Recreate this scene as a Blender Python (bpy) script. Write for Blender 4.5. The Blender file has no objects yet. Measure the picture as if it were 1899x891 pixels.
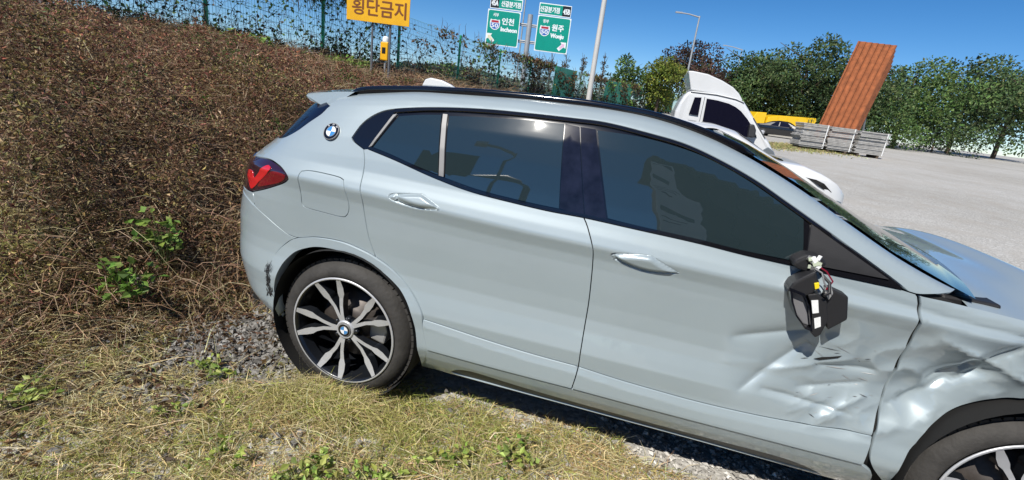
import bpy, math, random
import numpy as np
from mathutils import Vector, Matrix
from mathutils.geometry import delaunay_2d_cdt
R = math.radians
scene = bpy.context.scene
COL = scene.collection
# ------------------------------------------------------------------ camera, sky, sun, exposure
cam_d = bpy.data.cameras.new('camera'); cam = bpy.data.objects.new('camera', cam_d); COL.objects.link(cam)
cam_d.sensor_width = 36.0; cam_d.lens = 893.69/1899*36; cam_d.clip_start = .05; cam_d.clip_end = 3000
cam_d.shift_x = -1/1899; cam_d.shift_y = 2.5/1899
_r, _u, _f = (.95537347, .26945071, .12106957), (-.19119141, .25159822, .94875928), (-.22518298, .92956691, -.29188693)
cam.matrix_world = Matrix(((_r[0], _u[0], -_f[0], 1.18873), (_r[1], _u[1], -_f[1], -2.66286), (_r[2], _u[2], -_f[2], 1.50038), (0, 0, 0, 1)))
scene.camera = cam
SUN = Vector((-.216, -.607, .765)).normalized()          # direction towards the sun: behind the camera, slightly left
world = bpy.data.worlds.new('World'); scene.world = world; world.use_nodes = True
wt = world.node_tree; bg = wt.nodes['Background']
sky = wt.nodes.new('ShaderNodeTexSky'); sky.sky_type = 'NISHITA'; sky.sun_disc = False
sky.sun_elevation = math.asin(SUN.z); sky.sun_rotation = math.atan2(SUN.x, SUN.y)
sky.air_density = .7; sky.dust_density = 0.; sky.ozone_density = 5.0; sky.altitude = 0
hs = wt.nodes.new('ShaderNodeHueSaturation'); hs.inputs['Saturation'].default_value = 1.25
wt.links.new(sky.outputs['Color'], hs.inputs['Color']); wt.links.new(hs.outputs['Color'], bg.inputs['Color']); bg.inputs['Strength'].default_value = .085
sl = bpy.data.lights.new('sun', 'SUN'); sl.energy = 4.5; sl.angle = R(.53); sl.color = (1, .95, .87)
so = bpy.data.objects.new('sun', sl); COL.objects.link(so); so.rotation_euler = SUN.to_track_quat('Z', 'Y').to_euler(); so.location = (0, -6, 12)
scene.view_settings.view_transform = 'Standard'; scene.view_settings.look = 'None'
scene.view_settings.exposure = .4; scene.view_settings.gamma = 1.0
rng = np.random.default_rng(7); random.seed(7)

# ------------------------------------------------------------------ helpers
def tag(o, label=None, cat=None, group=None, kind=None):
    if label: o['label'] = label
    if cat: o['category'] = cat
    if group: o['group'] = group
    if kind: o['kind'] = kind
    return o
def empty(name, loc=(0, 0, 0), rz=0., parent=None):
    o = bpy.data.objects.new(name, None); COL.objects.link(o); o.location = loc; o.rotation_euler = (0, 0, rz); o.empty_display_size = .2
    if parent: o.parent = parent
    return o
def link(name, me, parent=None):
    o = bpy.data.objects.new(name, me); COL.objects.link(o)
    if parent: o.parent = parent
    return o
def copy_tree(o, parent=None):
    kids = list(o.children); c = o.copy(); COL.objects.link(c); c.parent = parent
    for k in kids: copy_tree(k, c)
    return c
def np_mesh(name, V, F, mat, parent=None, smooth=False, col=None, nrm=None):
    "mesh object from an array of vertices and an (n,3) or (n,4) array of faces"
    V = np.asarray(V, np.float32); F = np.asarray(F, np.int32); k = F.shape[1]
    me = bpy.data.meshes.new(name); me.vertices.add(len(V)); me.vertices.foreach_set('co', V.ravel())
    me.loops.add(F.size); me.loops.foreach_set('vertex_index', F.ravel())
    me.polygons.add(len(F)); me.polygons.foreach_set('loop_start', np.arange(0, F.size, k, dtype=np.int32))
    me.polygons.foreach_set('use_smooth', np.full(len(F), bool(smooth)))
    me.update(calc_edges=True)
    if col is not None:
        a = me.color_attributes.new('Col', 'FLOAT_COLOR', 'POINT'); c = np.ones((len(V), 4), np.float32); c[:, :3] = col; a.data.foreach_set('color', c.ravel())
    if nrm is not None: me.normals_split_custom_set_from_vertices(np.asarray(nrm, np.float32).tolist())
    for m in (mat if isinstance(mat, (list, tuple)) else [mat]): me.materials.append(m)
    return link(name, me, parent)
class MB:
    "collects shapes with a material index, then links them as one mesh"
    def __init__(s): s.v = []; s.f = []; s.m = []; s.sm = []
    def add(s, V, F, m=0, sm=False):
        n = len(s.v); s.v += [tuple(map(float, v)) for v in V]
        for f in F: s.f.append([i+n for i in f]); s.m.append(m); s.sm.append(sm)
        return s
    def box(s, a, b, m=0, M=None):
        x0, y0, z0 = a; x1, y1, z1 = b
        V = [(x0,y0,z0),(x1,y0,z0),(x1,y1,z0),(x0,y1,z0),(x0,y0,z1),(x1,y0,z1),(x1,y1,z1),(x0,y1,z1)]
        if M: V = [M @ Vector(v) for v in V]
        return s.add(V, [(0,3,2,1),(4,5,6,7),(0,1,5,4),(1,2,6,5),(2,3,7,6),(3,0,4,7)], m)
    def tube(s, P, rad, n=8, m=0, cap=True, sm=True):
        P = [Vector(p) for p in P]; rad = rad if isinstance(rad, (list, tuple)) else [rad]*len(P); V = []; F = []
        t0 = (P[1]-P[0]).normalized(); a = t0.orthogonal().normalized()
        for i, p in enumerate(P):
            t = (P[min(i+1, len(P)-1)]-P[max(i-1, 0)]).normalized(); a = (a-t*a.dot(t)).normalized(); b = t.cross(a)
            for k in range(n):
                w = 2*math.pi*k/n; V.append(p+(a*math.cos(w)+b*math.sin(w))*rad[i])
        for i in range(len(P)-1):
            for k in range(n): F.append((i*n+k, i*n+(k+1) % n, (i+1)*n+(k+1) % n, (i+1)*n+k))
        s.add(V, F, m, sm)
        if cap: s.add(V[:n], [list(range(n))[::-1]], m); s.add(V[-n:], [list(range(n))], m)
        return s
    def prism(s, poly, y0, y1, m=0, f=None):
        "polygon in (x, z) extruded from y0 to y1; f maps (x, y, z) to a point"
        f = f or (lambda x, y, z: (x, y, z)); n = len(poly)
        ar = sum(poly[i][0]*poly[(i+1) % n][1]-poly[(i+1) % n][0]*poly[i][1] for i in range(n))
        if ar < 0: poly = poly[::-1]
        if y0 > y1: y0, y1 = y1, y0
        V = [f(x, y0, z) for x, z in poly]+[f(x, y1, z) for x, z in poly]
        F = [list(range(n)), list(range(2*n-1, n-1, -1))]+[(i, i+n, (i+1) % n+n, (i+1) % n) for i in range(n)]
        return s.add(V, F, m)
    def lathe(s, prof, n=48, m=0, M=None, sm=True, closed=False):
        "profile of (radius, y) turned round the y axis"
        V = []; F = []; k = len(prof)
        for i in range(n):
            a = 2*math.pi*i/n
            for r_, y in prof: V.append(Vector((r_*math.cos(a), y, r_*math.sin(a))))
        kk = k if closed else k-1
        for i in range(n):
            for j in range(kk): F.append((i*k+j, i*k+(j+1) % k, ((i+1) % n)*k+(j+1) % k, ((i+1) % n)*k+j))
        if M: V = [M @ v for v in V]
        return s.add(V, F, m, sm)
    def build(s, name, mats, parent=None, bevel=0.):
        me = bpy.data.meshes.new(name); me.from_pydata(s.v, [], s.f)
        for m in (mats if isinstance(mats, (list, tuple)) else [mats]): me.materials.append(m)
        me.polygons.foreach_set('material_index', s.m); me.polygons.foreach_set('use_smooth', s.sm); me.update()
        o = link(name, me, parent)
        if bevel:
            b = o.modifiers.new('bevel', 'BEVEL'); b.width = bevel; b.segments = 2; b.limit_method = 'ANGLE'; b.angle_limit = R(35)
        return o
_tc = {}
def text_geo(body, size=1.0):
    "flat letter outlines in (x, z), left-aligned on the baseline, from the built-in font"
    key = (body, size)
    if key not in _tc:
        cu = bpy.data.curves.new('t', 'FONT'); cu.body = body; cu.size = size; cu.resolution_u = 3
        ob = bpy.data.objects.new('t', cu); COL.objects.link(ob)
        me = bpy.data.meshes.new_from_object(ob.evaluated_get(bpy.context.evaluated_depsgraph_get()))
        _tc[key] = ([tuple(v.co) for v in me.vertices], [list(p.vertices) for p in me.polygons])
        bpy.data.objects.remove(ob); bpy.data.curves.remove(cu); bpy.data.meshes.remove(me)
    return _tc[key]
def text(mb, body, x, z, size, y, m=0, width=None, bold=0.):
    V, F = text_geo(body, 1.0)
    if not V: return
    xs = [v[0] for v in V]; w = max(xs)-min(xs); sx = (width/w) if width else size; sz = size
    offs = [(0, 0)] if not bold else [(-bold, 0), (bold, 0), (0, bold*.7), (0, -bold*.7)]
    for k, (ox, oz) in enumerate(offs):
        mb.add([(x+(v[0]-min(xs))*sx+ox, y-.0004*k, z+v[1]*sz+oz) for v in V], F, m)

# ------------------------------------------------------------------ materials
def mat(name, base, rough=.5, metal=0., coat=0., spec=.5, var=0., vscale=8., bump=0., bscale=40., attr=False, trans=0., emit=None, coat_rough=.03):
    m = bpy.data.materials.new(name); m.use_nodes = True; nt = m.node_tree; N = nt.nodes; L = nt.links
    b = N['Principled BSDF']; b.inputs['Base Color'].default_value = (*base, 1); b.inputs['Roughness'].default_value = rough
    b.inputs['Metallic'].default_value = metal; b.inputs['Coat Weight'].default_value = coat; b.inputs['Coat Roughness'].default_value = coat_rough
    b.inputs['Specular IOR Level'].default_value = spec
    tc = N.new('ShaderNodeTexCoord')
    csrc = None
    if attr:
        at = N.new('ShaderNodeAttribute'); at.attribute_name = 'Col'; csrc = at.outputs['Color']; L.new(csrc, b.inputs['Base Color'])
    if var:
        n = N.new('ShaderNodeTexNoise'); n.inputs['Scale'].default_value = vscale; n.inputs['Detail'].default_value = 6; n.inputs['Roughness'].default_value = .65
        L.new(tc.outputs['Object'], n.inputs['Vector'])
        h = N.new('ShaderNodeHueSaturation'); mr = N.new('ShaderNodeMapRange')
        mr.inputs['From Min'].default_value = .3; mr.inputs['From Max'].default_value = .7; mr.inputs['To Min'].default_value = 1-var; mr.inputs['To Max'].default_value = 1+var
        L.new(n.outputs['Fac'], mr.inputs['Value']); L.new(mr.outputs['Result'], h.inputs['Value'])
        if csrc: L.new(csrc, h.inputs['Color'])
        else: h.inputs['Color'].default_value = (*base, 1)
        L.new(h.outputs['Color'], b.inputs['Base Color']); csrc = h.outputs['Color']
    if bump:
        n2 = N.new('ShaderNodeTexNoise'); n2.inputs['Scale'].default_value = bscale; n2.inputs['Detail'].default_value = 5
        L.new(tc.outputs['Object'], n2.inputs['Vector']); bp = N.new('ShaderNodeBump'); bp.inputs['Strength'].default_value = bump; bp.inputs['Distance'].default_value = .02
        L.new(n2.outputs['Fac'], bp.inputs['Height']); L.new(bp.outputs['Normal'], b.inputs['Normal'])
    if trans:
        out = N['Material Output']; t = N.new('ShaderNodeBsdfTranslucent'); mx = N.new('ShaderNodeMixShader'); mx.inputs['Fac'].default_value = trans
        if csrc: L.new(csrc, t.inputs['Color'])
        else: t.inputs['Color'].default_value = (*base, 1)
        L.new(b.outputs['BSDF'], mx.inputs[1]); L.new(t.outputs['BSDF'], mx.inputs[2]); L.new(mx.outputs['Shader'], out.inputs['Surface'])
    return m
M = {}
M['paint'] = mat('grey_blue_paint', (.312, .374, .404), .40, .15, 1., var=.03, vscale=1.7, coat_rough=.02)
M['white'] = mat('white_paint', (.62, .63, .63), .35, 0, .6, var=.04, vscale=3)
M['black_gloss'] = mat('black_gloss', (.006, .006, .008), .12, 0, .6)
M['pillar'] = mat('pillar_black_gloss', (.010, .012, .024), .07, 0, 0., spec=.35, var=.5, vscale=14)
M['black'] = mat('black_plastic', (.014, .014, .016), .55, bump=.1, bscale=300)
M['dark'] = mat('dark_void', (.006, .006, .006), .9)
M['plastic'] = mat('dark_grey_plastic', (.075, .08, .085), .5, bump=.1, bscale=250)
M['rubber'] = mat('tyre_rubber', (.035, .033, .031), .75, var=.35, vscale=14, bump=.15, bscale=60)
M['alloy'] = mat('machined_alloy', (.52, .53, .55), .40, .4)
M['alloy_dark'] = mat('dark_alloy', (.012, .014, .018), .3, .3, .5)
M['chrome'] = mat('satin_chrome', (.20, .20, .20), .5, .3)
M['disc'] = mat('brake_disc', (.07, .06, .055), .5, .4, var=.3, vscale=20)
M['red'] = mat('lamp_red', (.55, .012, .018), .15, 0, 1.)
M['red_dark'] = mat('lamp_dark_red', (.16, .004, .012), .12, 0, 1.)
M['red_smoke'] = mat('lamp_smoked', (.028, .006, .016), .1, 0, 1.)
M['blue'] = mat('emblem_blue', (.05, .22, .50), .25, 0, .6)
M['emwhite'] = mat('emblem_white', (.78, .80, .82), .25, 0, .6)
M['glass'] = mat('tinted_glass', (.016, .027, .031), .015, 0, .04, spec=1., coat_rough=.22); M['glass'].node_tree.nodes['Principled BSDF'].inputs['IOR'].default_value = 1.6
M['glass_dk'] = mat('dark_tinted_glass', (.006, .006, .014), .05, spec=.5)
M['yellow'] = mat('yellow_plastic', (.80, .62, .02), .4)
M['label'] = mat('label_paper', (.75, .76, .76), .6, var=.1, vscale=60)
M['leafcol'] = mat('leaf', (.1, .1, .05), .55, attr=True, trans=.25, spec=.3)
M['grasscol'] = mat('dry_grass_blade', (.3, .25, .1), .6, attr=True, trans=.25, spec=.3)
M['bark'] = mat('bark', (.09, .065, .045), .9, var=.3, vscale=6, bump=.6, bscale=20)
M['stone'] = mat('gravel_stone', (.3, .29, .27), .85, attr=True, bump=.3, bscale=60)
M['green_paint'] = mat('green_fence_paint', (.03, .38, .17), .4, var=.12, vscale=5)
M['green_wire'] = mat('pale_green_wire', (.30, .62, .54), .4)
M['green_net'] = mat('green_netting', (.12, .50, .30), .6, var=.25, vscale=6)
M['galv'] = mat('galvanised_steel', (.46, .46, .45), .45, .5, var=.1, vscale=3)
M["galv_dk"] = mat("dark_grey_post", (.16, .17, .18), .5, .3)
M['pole'] = mat('pale_pole', (.58, .56, .52), .5, .1, var=.06, vscale=2)
M['sign_green'] = mat('sign_green', (.0, .29, .21), .4, var=.05, vscale=2)
M['sign_white'] = mat('sign_white', (.82, .86, .86), .4)
M['sign_black'] = mat('sign_black', (.012, .012, .014), .4)
M['sign_red'] = mat('sign_red', (.42, .02, .04), .4)
M['sign_blue'] = mat('sign_blue', (.03, .12, .45), .4)
M['sign_yellow'] = mat('sign_yellow', (.82, .43, .008), .45, var=.08, vscale=2)
M['sign_brown'] = mat('sign_letter_brown', (.20, .06, .01), .5)
M['arrow_y'] = mat('arrow_cream', (.75, .68, .45), .5)
M['arrow_p'] = mat('arrow_pink', (.75, .45, .62), .5)
M['rust'] = mat('rusted_steel', (.32, .10, .035), .85, var=.35, vscale=3, bump=.3, bscale=25)
M['steel_old'] = mat('weathered_form_panel', (.34, .33, .31), .8, var=.25, vscale=4, bump=.2)
M['truck_yellow'] = mat('yellow_truck_paint', (.80, .50, .01), .4, 0, .3, var=.05)
M['car_black'] = mat('black_car_paint', (.008, .008, .010), .2, 0, .8)
M['lens'] = mat('lamp_lens', (.25, .28, .30), .08, .4, .8)
M['concrete'] = mat('concrete', (.36, .35, .33), .9, var=.2, vscale=2, bump=.3)
M['wall_dark'] = mat('dark_brown_cladding', (.06, .045, .038), .7, var=.3, vscale=2)
M['banner'] = mat('white_banner', (.78, .78, .76), .6, var=.05)
M['mgrey'] = mat('grey_plastic', (.17, .17, .18), .5)
M['mgreen'] = mat('pale_green_plastic', (.45, .50, .38), .4)
# ------------------------------------------------------------------ ground
def _vn(seed):
    g = np.random.default_rng(seed).random((64, 64))
    def f(x, y):
        x = np.asarray(x, float); y = np.asarray(y, float); xi = np.floor(x).astype(int); yi = np.floor(y).astype(int); a = x-xi; b = y-yi
        a = a*a*(3-2*a); b = b*b*(3-2*b); G = lambda i, j: g[i % 64, j % 64]
        return (G(xi, yi)*(1-a)+G(xi+1, yi)*a)*(1-b)+(G(xi, yi+1)*(1-a)+G(xi+1, yi+1)*a)*b
    return f
vn1, vn2, vn3 = _vn(1), _vn(2), _vn(3)
def fbm(x, y, f=vn1): return (f(x, y)+.5*f(2*x+9, 2*y+5)+.25*f(4*x+3, 4*y+7))/1.75
FY = [-14, 7, 10.7, 14.2, 17, 20, 37.7, 56.2, 140]; FX = [-13.5, -8.75, -8.0, -7.35, -6.45, -5.85, -2.1, 2.7, 26]
def fence_x(y): return np.interp(y, FY, FX)
def hgt(x, y):
    x = np.asarray(x, float); y = np.asarray(y, float)
    xf = fence_x(y); xt = np.interp(y, [-14, -1.6, -.4, 4, 8, 20, 56, 140], [-4.5, -1.32, -1.02, -2.0, -3.2, -2.4, 5.0, 29]); hb = np.interp(y, [-10, 7, 14, 17, 20, 37, 56], [1.9, 1.62, 1.30, .95, .85, .8, .8])
    fr = np.clip((xt-x)/(xt-xf), 0, 3)
    h = hb*np.interp(fr, [0, .06, .18, .4, .75, 1, 3], [0, .15, .40, .62, .86, 1, 1.05])
    return h+.0135*np.clip(y-3, 0, 90)+.02*(fbm(x*.9, y*.9)-.5)*np.clip(np.hypot(x-1, y)-1.2, 0, 1)
def axis(a, b, c0, c1, fine, n):
    g = lambda k: np.linspace(0, 1, k)**2.6
    return np.concatenate([c0-(c0-a)*g(n)[::-1][:-1], np.arange(c0, c1, fine), c1+(b-c1)*g(n)])
gx = axis(-900, 900, -9, 4, .16, 40); gy = axis(-500, 1200, -4, 20, .16, 40)
GX, GY = np.meshgrid(gx, gy, indexing='ij'); nx, ny = GX.shape
idx = np.arange(nx*ny).reshape(nx, ny)
def ground_mat():
    m = bpy.data.materials.new('gravel_ground'); m.use_nodes = True; nt = m.node_tree; N = nt.nodes; L = nt.links; b = N['Principled BSDF']
    tc = N.new('ShaderNodeTexCoord')
    def noise(s, d=6):
        n = N.new('ShaderNodeTexNoise'); n.inputs['Scale'].default_value = s; n.inputs['Detail'].default_value = d; n.inputs['Roughness'].default_value = .7; L.new(tc.outputs['Object'], n.inputs['Vector']); return n
    def ramp(src, stops):
        r = N.new('ShaderNodeValToRGB'); e = r.color_ramp.elements
        while len(e) < len(stops): e.new(.5)
        for k, (p_, c) in enumerate(stops): e[k].position = p_; e[k].color = (*c, 1)
        L.new(src, r.inputs['Fac']); return r
    v = N.new('ShaderNodeTexVoronoi'); v.inputs['Scale'].default_value = 42; L.new(tc.outputs['Object'], v.inputs['Vector'])
    n1 = noise(1.1); n2 = noise(30, 3)
    stones = ramp(v.outputs['Color'], [(.0, (.26, .25, .23)), (.5, (.42, .41, .385)), (1, (.56, .55, .52))])
    soil = ramp(n2.outputs['Fac'], [(.3, (.30, .285, .255)), (.7, (.48, .455, .415))])
    n3 = noise(.12, 4); stain = ramp(n3.outputs['Fac'], [(.35, (.84, .83, .81)), (.6, (1, 1, 1))])
    f = ramp(n1.outputs['Fac'], [(.38, (0, 0, 0)), (.55, (1, 1, 1))])
    mx = N.new('ShaderNodeMix'); mx.data_type = 'RGBA'; L.new(f.outputs['Color'], mx.inputs['Factor']); L.new(soil.outputs['Color'], mx.inputs['A']); L.new(stones.outputs['Color'], mx.inputs['B'])
    sx = N.new('ShaderNodeSeparateXYZ'); L.new(tc.outputs['Object'], sx.inputs['Vector']); mr = N.new('ShaderNodeMapRange'); mr.inputs['From Min'].default_value = -.7; mr.inputs['From Max'].default_value = -1.6; L.new(sx.outputs['X'], mr.inputs['Value'])
    m2 = N.new('ShaderNodeMix'); m2.data_type = 'RGBA'; L.new(mr.outputs['Result'], m2.inputs['Factor']); m3 = N.new('ShaderNodeMix'); m3.data_type = 'RGBA'; m3.blend_type = 'MULTIPLY'; m3.inputs['Factor'].default_value = 1; L.new(mx.outputs['Result'], m3.inputs['A']); L.new(stain.outputs['Color'], m3.inputs['B']); L.new(m3.outputs['Result'], m2.inputs['A']); m2.inputs['B'].default_value = (.07, .052, .036, 1)
    L.new(m2.outputs['Result'], b.inputs['Base Color']); b.inputs['Roughness'].default_value = .95
    bp = N.new('ShaderNodeBump'); bp.inputs['Strength'].default_value = .6; bp.inputs['Distance'].default_value = .012
    L.new(v.outputs['Distance'], bp.inputs['Height']); bp.invert = True; L.new(bp.outputs['Normal'], b.inputs['Normal'])
    return m
ground = np_mesh('ground', np.stack([GX, GY, hgt(GX, GY)], -1).reshape(-1, 3), np.stack([idx[:-1, :-1], idx[1:, :-1], idx[1:, 1:], idx[:-1, 1:]], -1).reshape(-1, 4), ground_mat(), smooth=True)
tag(ground, kind='structure')

# ------------------------------------------------------------------ foliage generators
def unit(v): return v/np.maximum(np.linalg.norm(v, axis=-1, keepdims=True), 1e-9)
def leaf_arrays(P, D, size, aspect=.5, fold=.25, seed=0):
    "one folded leaf of two triangles at each point P, pointing along D"
    g = np.random.default_rng(seed); n = len(P); D = unit(D); S = unit(np.cross(D, g.normal(size=(n, 3)))); U = np.cross(S, D)
    size = np.broadcast_to(size, (n,))[:, None]; w = size*aspect*.5
    mid = P+D*size*.45
    V = np.stack([P, mid+S*w+U*size*fold*.5, P+D*size-U*size*fold*.3, mid-S*w+U*size*fold*.5], 1).reshape(-1, 3)
    b = np.arange(n)[:, None]*4
    return V, np.concatenate([b+[0, 1, 2], b+[0, 2, 3]], 0)
def blade_arrays(P, D, length, width, bend, seed=0):
    "grass blades: two segments with a droop"
    g = np.random.default_rng(seed); n = len(P); D = unit(D); S = unit(np.cross(D, g.normal(size=(n, 3))))
    length = np.broadcast_to(length, (n,))[:, None]; width = np.broadcast_to(width, (n,))[:, None]
    B = unit(D*[1, 1, 0]+g.normal(size=(n, 3))*[.3, .3, .1]); mid = P+D*length*.5; tip = P+D*length*.85+B*length*bend-np.array([0, 0, 1])*length*bend*.5
    V = np.stack([P-S*width, P+S*width, mid+S*width*.8, mid-S*width*.8, tip], 1).reshape(-1, 3); b = np.arange(n)[:, None]*5
    return V, np.concatenate([b+[0, 1, 2], b+[0, 2, 3], b+[3, 2, 4]], 0)
def pick(cols, wts, n, g, jit=.25):
    c = np.array(cols)[g.choice(len(cols), n, p=np.array(wts)/sum(wts))]; return np.clip(c*(1+jit*g.normal(size=(n, 1)))*(1+.08*g.normal(size=(n, 3))), .004, .9)

# dry brush on the bank
def brush(n=380000):
    g = np.random.default_rng(11)
    x = -.75-12.2*g.random(n*4)**1.7; y = -3.4+24*g.random(n*4)**1.3
    xt = np.interp(y, [-14, -1.6, -.4, 4, 8, 20, 56], [-4.5, -1.32, -1.02, -2.0, -3.2, -2.4, 5.0])
    d = np.hypot(x-1.19, y+2.66); az = np.degrees(np.arctan2(x-1.19, y+2.66))
    ok = (x < xt+.1*g.normal(size=len(x))) & (x > fence_x(y)-.8) & (az > -64) & (az < -9)
    cl = fbm(x*.8, y*.8, vn2); ok &= g.random(len(x)) < (.35+1.3*cl)*np.clip(7/d, .45, 1)
    x, y, d, cl = [a[ok][:n] for a in (x, y, d, cl)]; n = len(x)
    edge = np.clip((np.interp(y, [-14, -1.6, -.4, 4, 8, 20, 56], [-4.5, -1.32, -1.02, -2.0, -3.2, -2.4, 5.0])-x)/1.0, .06, 1)
    cz = vn3(x*2.1+4, y*2.1); top = edge*(.06+.80*np.abs(cz-.35)**.8+.50*vn1(x*4.5, y*4.5)**2)
    top = top*np.clip(1.15-.055*np.clip(d-4, 0, 20), .35, 1)
    h = top*(1-.75*g.random(n)**1.8)
    P = np.stack([x, y, hgt(x, y)+h], -1); D = g.normal(size=(n, 3))*[1, 1, .8]+[.25, -.45, -.1]
    size = (.015+.0027*d)*(.4+1.5*g.random(n)**2.2)
    V, F = leaf_arrays(P, D, size, .42, .35, 3)
    zone = fbm(x*.35+2, y*.35, vn3); far = np.clip((d-4)/7, 0, 1)
    c = pick([(.105, .062, .036), (.16, .105, .058), (.075, .042, .028), (.24, .17, .10)], [5, 3, 3, 1.2], n, g)
    red = pick([(.15, .062, .040), (.19, .09, .055), (.10, .045, .034), (.26, .17, .11)], [5, 3, 2, 1], n, g)
    olv = pick([(.115, .095, .034), (.15, .12, .045), (.075, .060, .028), (.20, .165, .08)], [5, 3, 3, 1], n, g)
    grn = pick([(.07, .12, .025), (.11, .17, .035)], [1, 1], n, g)
    lum = (.65+.75*vn2(x*1.7+5, y*1.7))[:, None]; c, red, olv = c*1.75*lum, red*1.75*lum, olv*1.95*lum
    k = g.random(n)[:, None]
    c = np.where(k < (.75*far*np.clip(2*zone, 0, 1))[:, None], red, np.where(k > (1.0-.85*(1-.7*far)*vn1(x*.8+3, y*.8+1))[:, None], olv, c))
    gm = (fbm(x*.9+20, y*.9+3, vn1) > .62) & (g.random(n) < .5); c = np.where(gm[:, None], grn, c)
    tag(np_mesh('dry_brush', V, F, M['leafcol'], col=np.repeat(c, 4, 0)), 'dense brown dried brush and vines covering the bank behind the grey car', 'brush', kind='stuff')
    # thin stalks
    ns = 42000; i = g.choice(n, ns); P = np.stack([x[i], y[i], hgt(x[i], y[i])+.55*top[i]], -1)
    D = g.normal(size=(ns, 3))*[.8, .8, .35]+[0, 0, .75]; L_ = (.09+.030*d[i])*(.5+g.random(ns))
    V, F = blade_arrays(P, D, L_, .0009+.00034*d[i], .45, 5)
    c = pick([(.34, .24, .14), (.22, .13, .075), (.44, .35, .22)], [3, 3, 1.3], ns, g)
    tag(np_mesh('dry_stalks', V, F, M['grasscol'], col=np.repeat(c, 5, 0)), 'thin pale dead stalks tangled through the brush on the bank', 'stalks', kind='stuff')
    # long arching dead stems
    nl = 5200; i = g.choice(n, nl); P0 = np.stack([x[i], y[i], hgt(x[i], y[i])+.25*top[i]], -1); a = g.random(nl)*6.283; L_ = (.16+.05*d[i])*(.5+1.2*g.random(nl)); w_ = (.0011+.0003*d[i])
    H = np.stack([np.cos(a), np.sin(a), 0*a], -1); S_ = np.stack([-np.sin(a), np.cos(a), .5+0*a], -1); S_ /= np.linalg.norm(S_, axis=1, keepdims=True); V = []; up = .5+.9*g.random(nl); k_ = 7
    for j in range(k_): t = j/(k_-1); c0 = P0+H*(L_*t)[:, None]+np.array([0, 0, 1.])*(L_*(up*t-1.15*up*t*t))[:, None]+.012*g.normal(size=(nl, 3)); V += [c0-S_*(w_*(1-.6*t))[:, None], c0+S_*(w_*(1-.6*t))[:, None]]
    V = np.stack(V, 1).reshape(-1, 3); b = (np.arange(nl)*2*k_)[:, None]; F = np.concatenate([b+[2*j, 2*j+1, 2*j+3, 2*j+2] for j in range(k_-1)], 0)
    tag(np_mesh('dead_stems', V, F, M['grasscol'], col=np.repeat(pick([(.36, .25, .15), (.24, .14, .09), (.48, .38, .25)], [3, 3, 2], nl, g), 2*k_, 0)), 'long arching dead stems over the brush on the bank', 'stems', kind='stuff')
brush()

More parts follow.
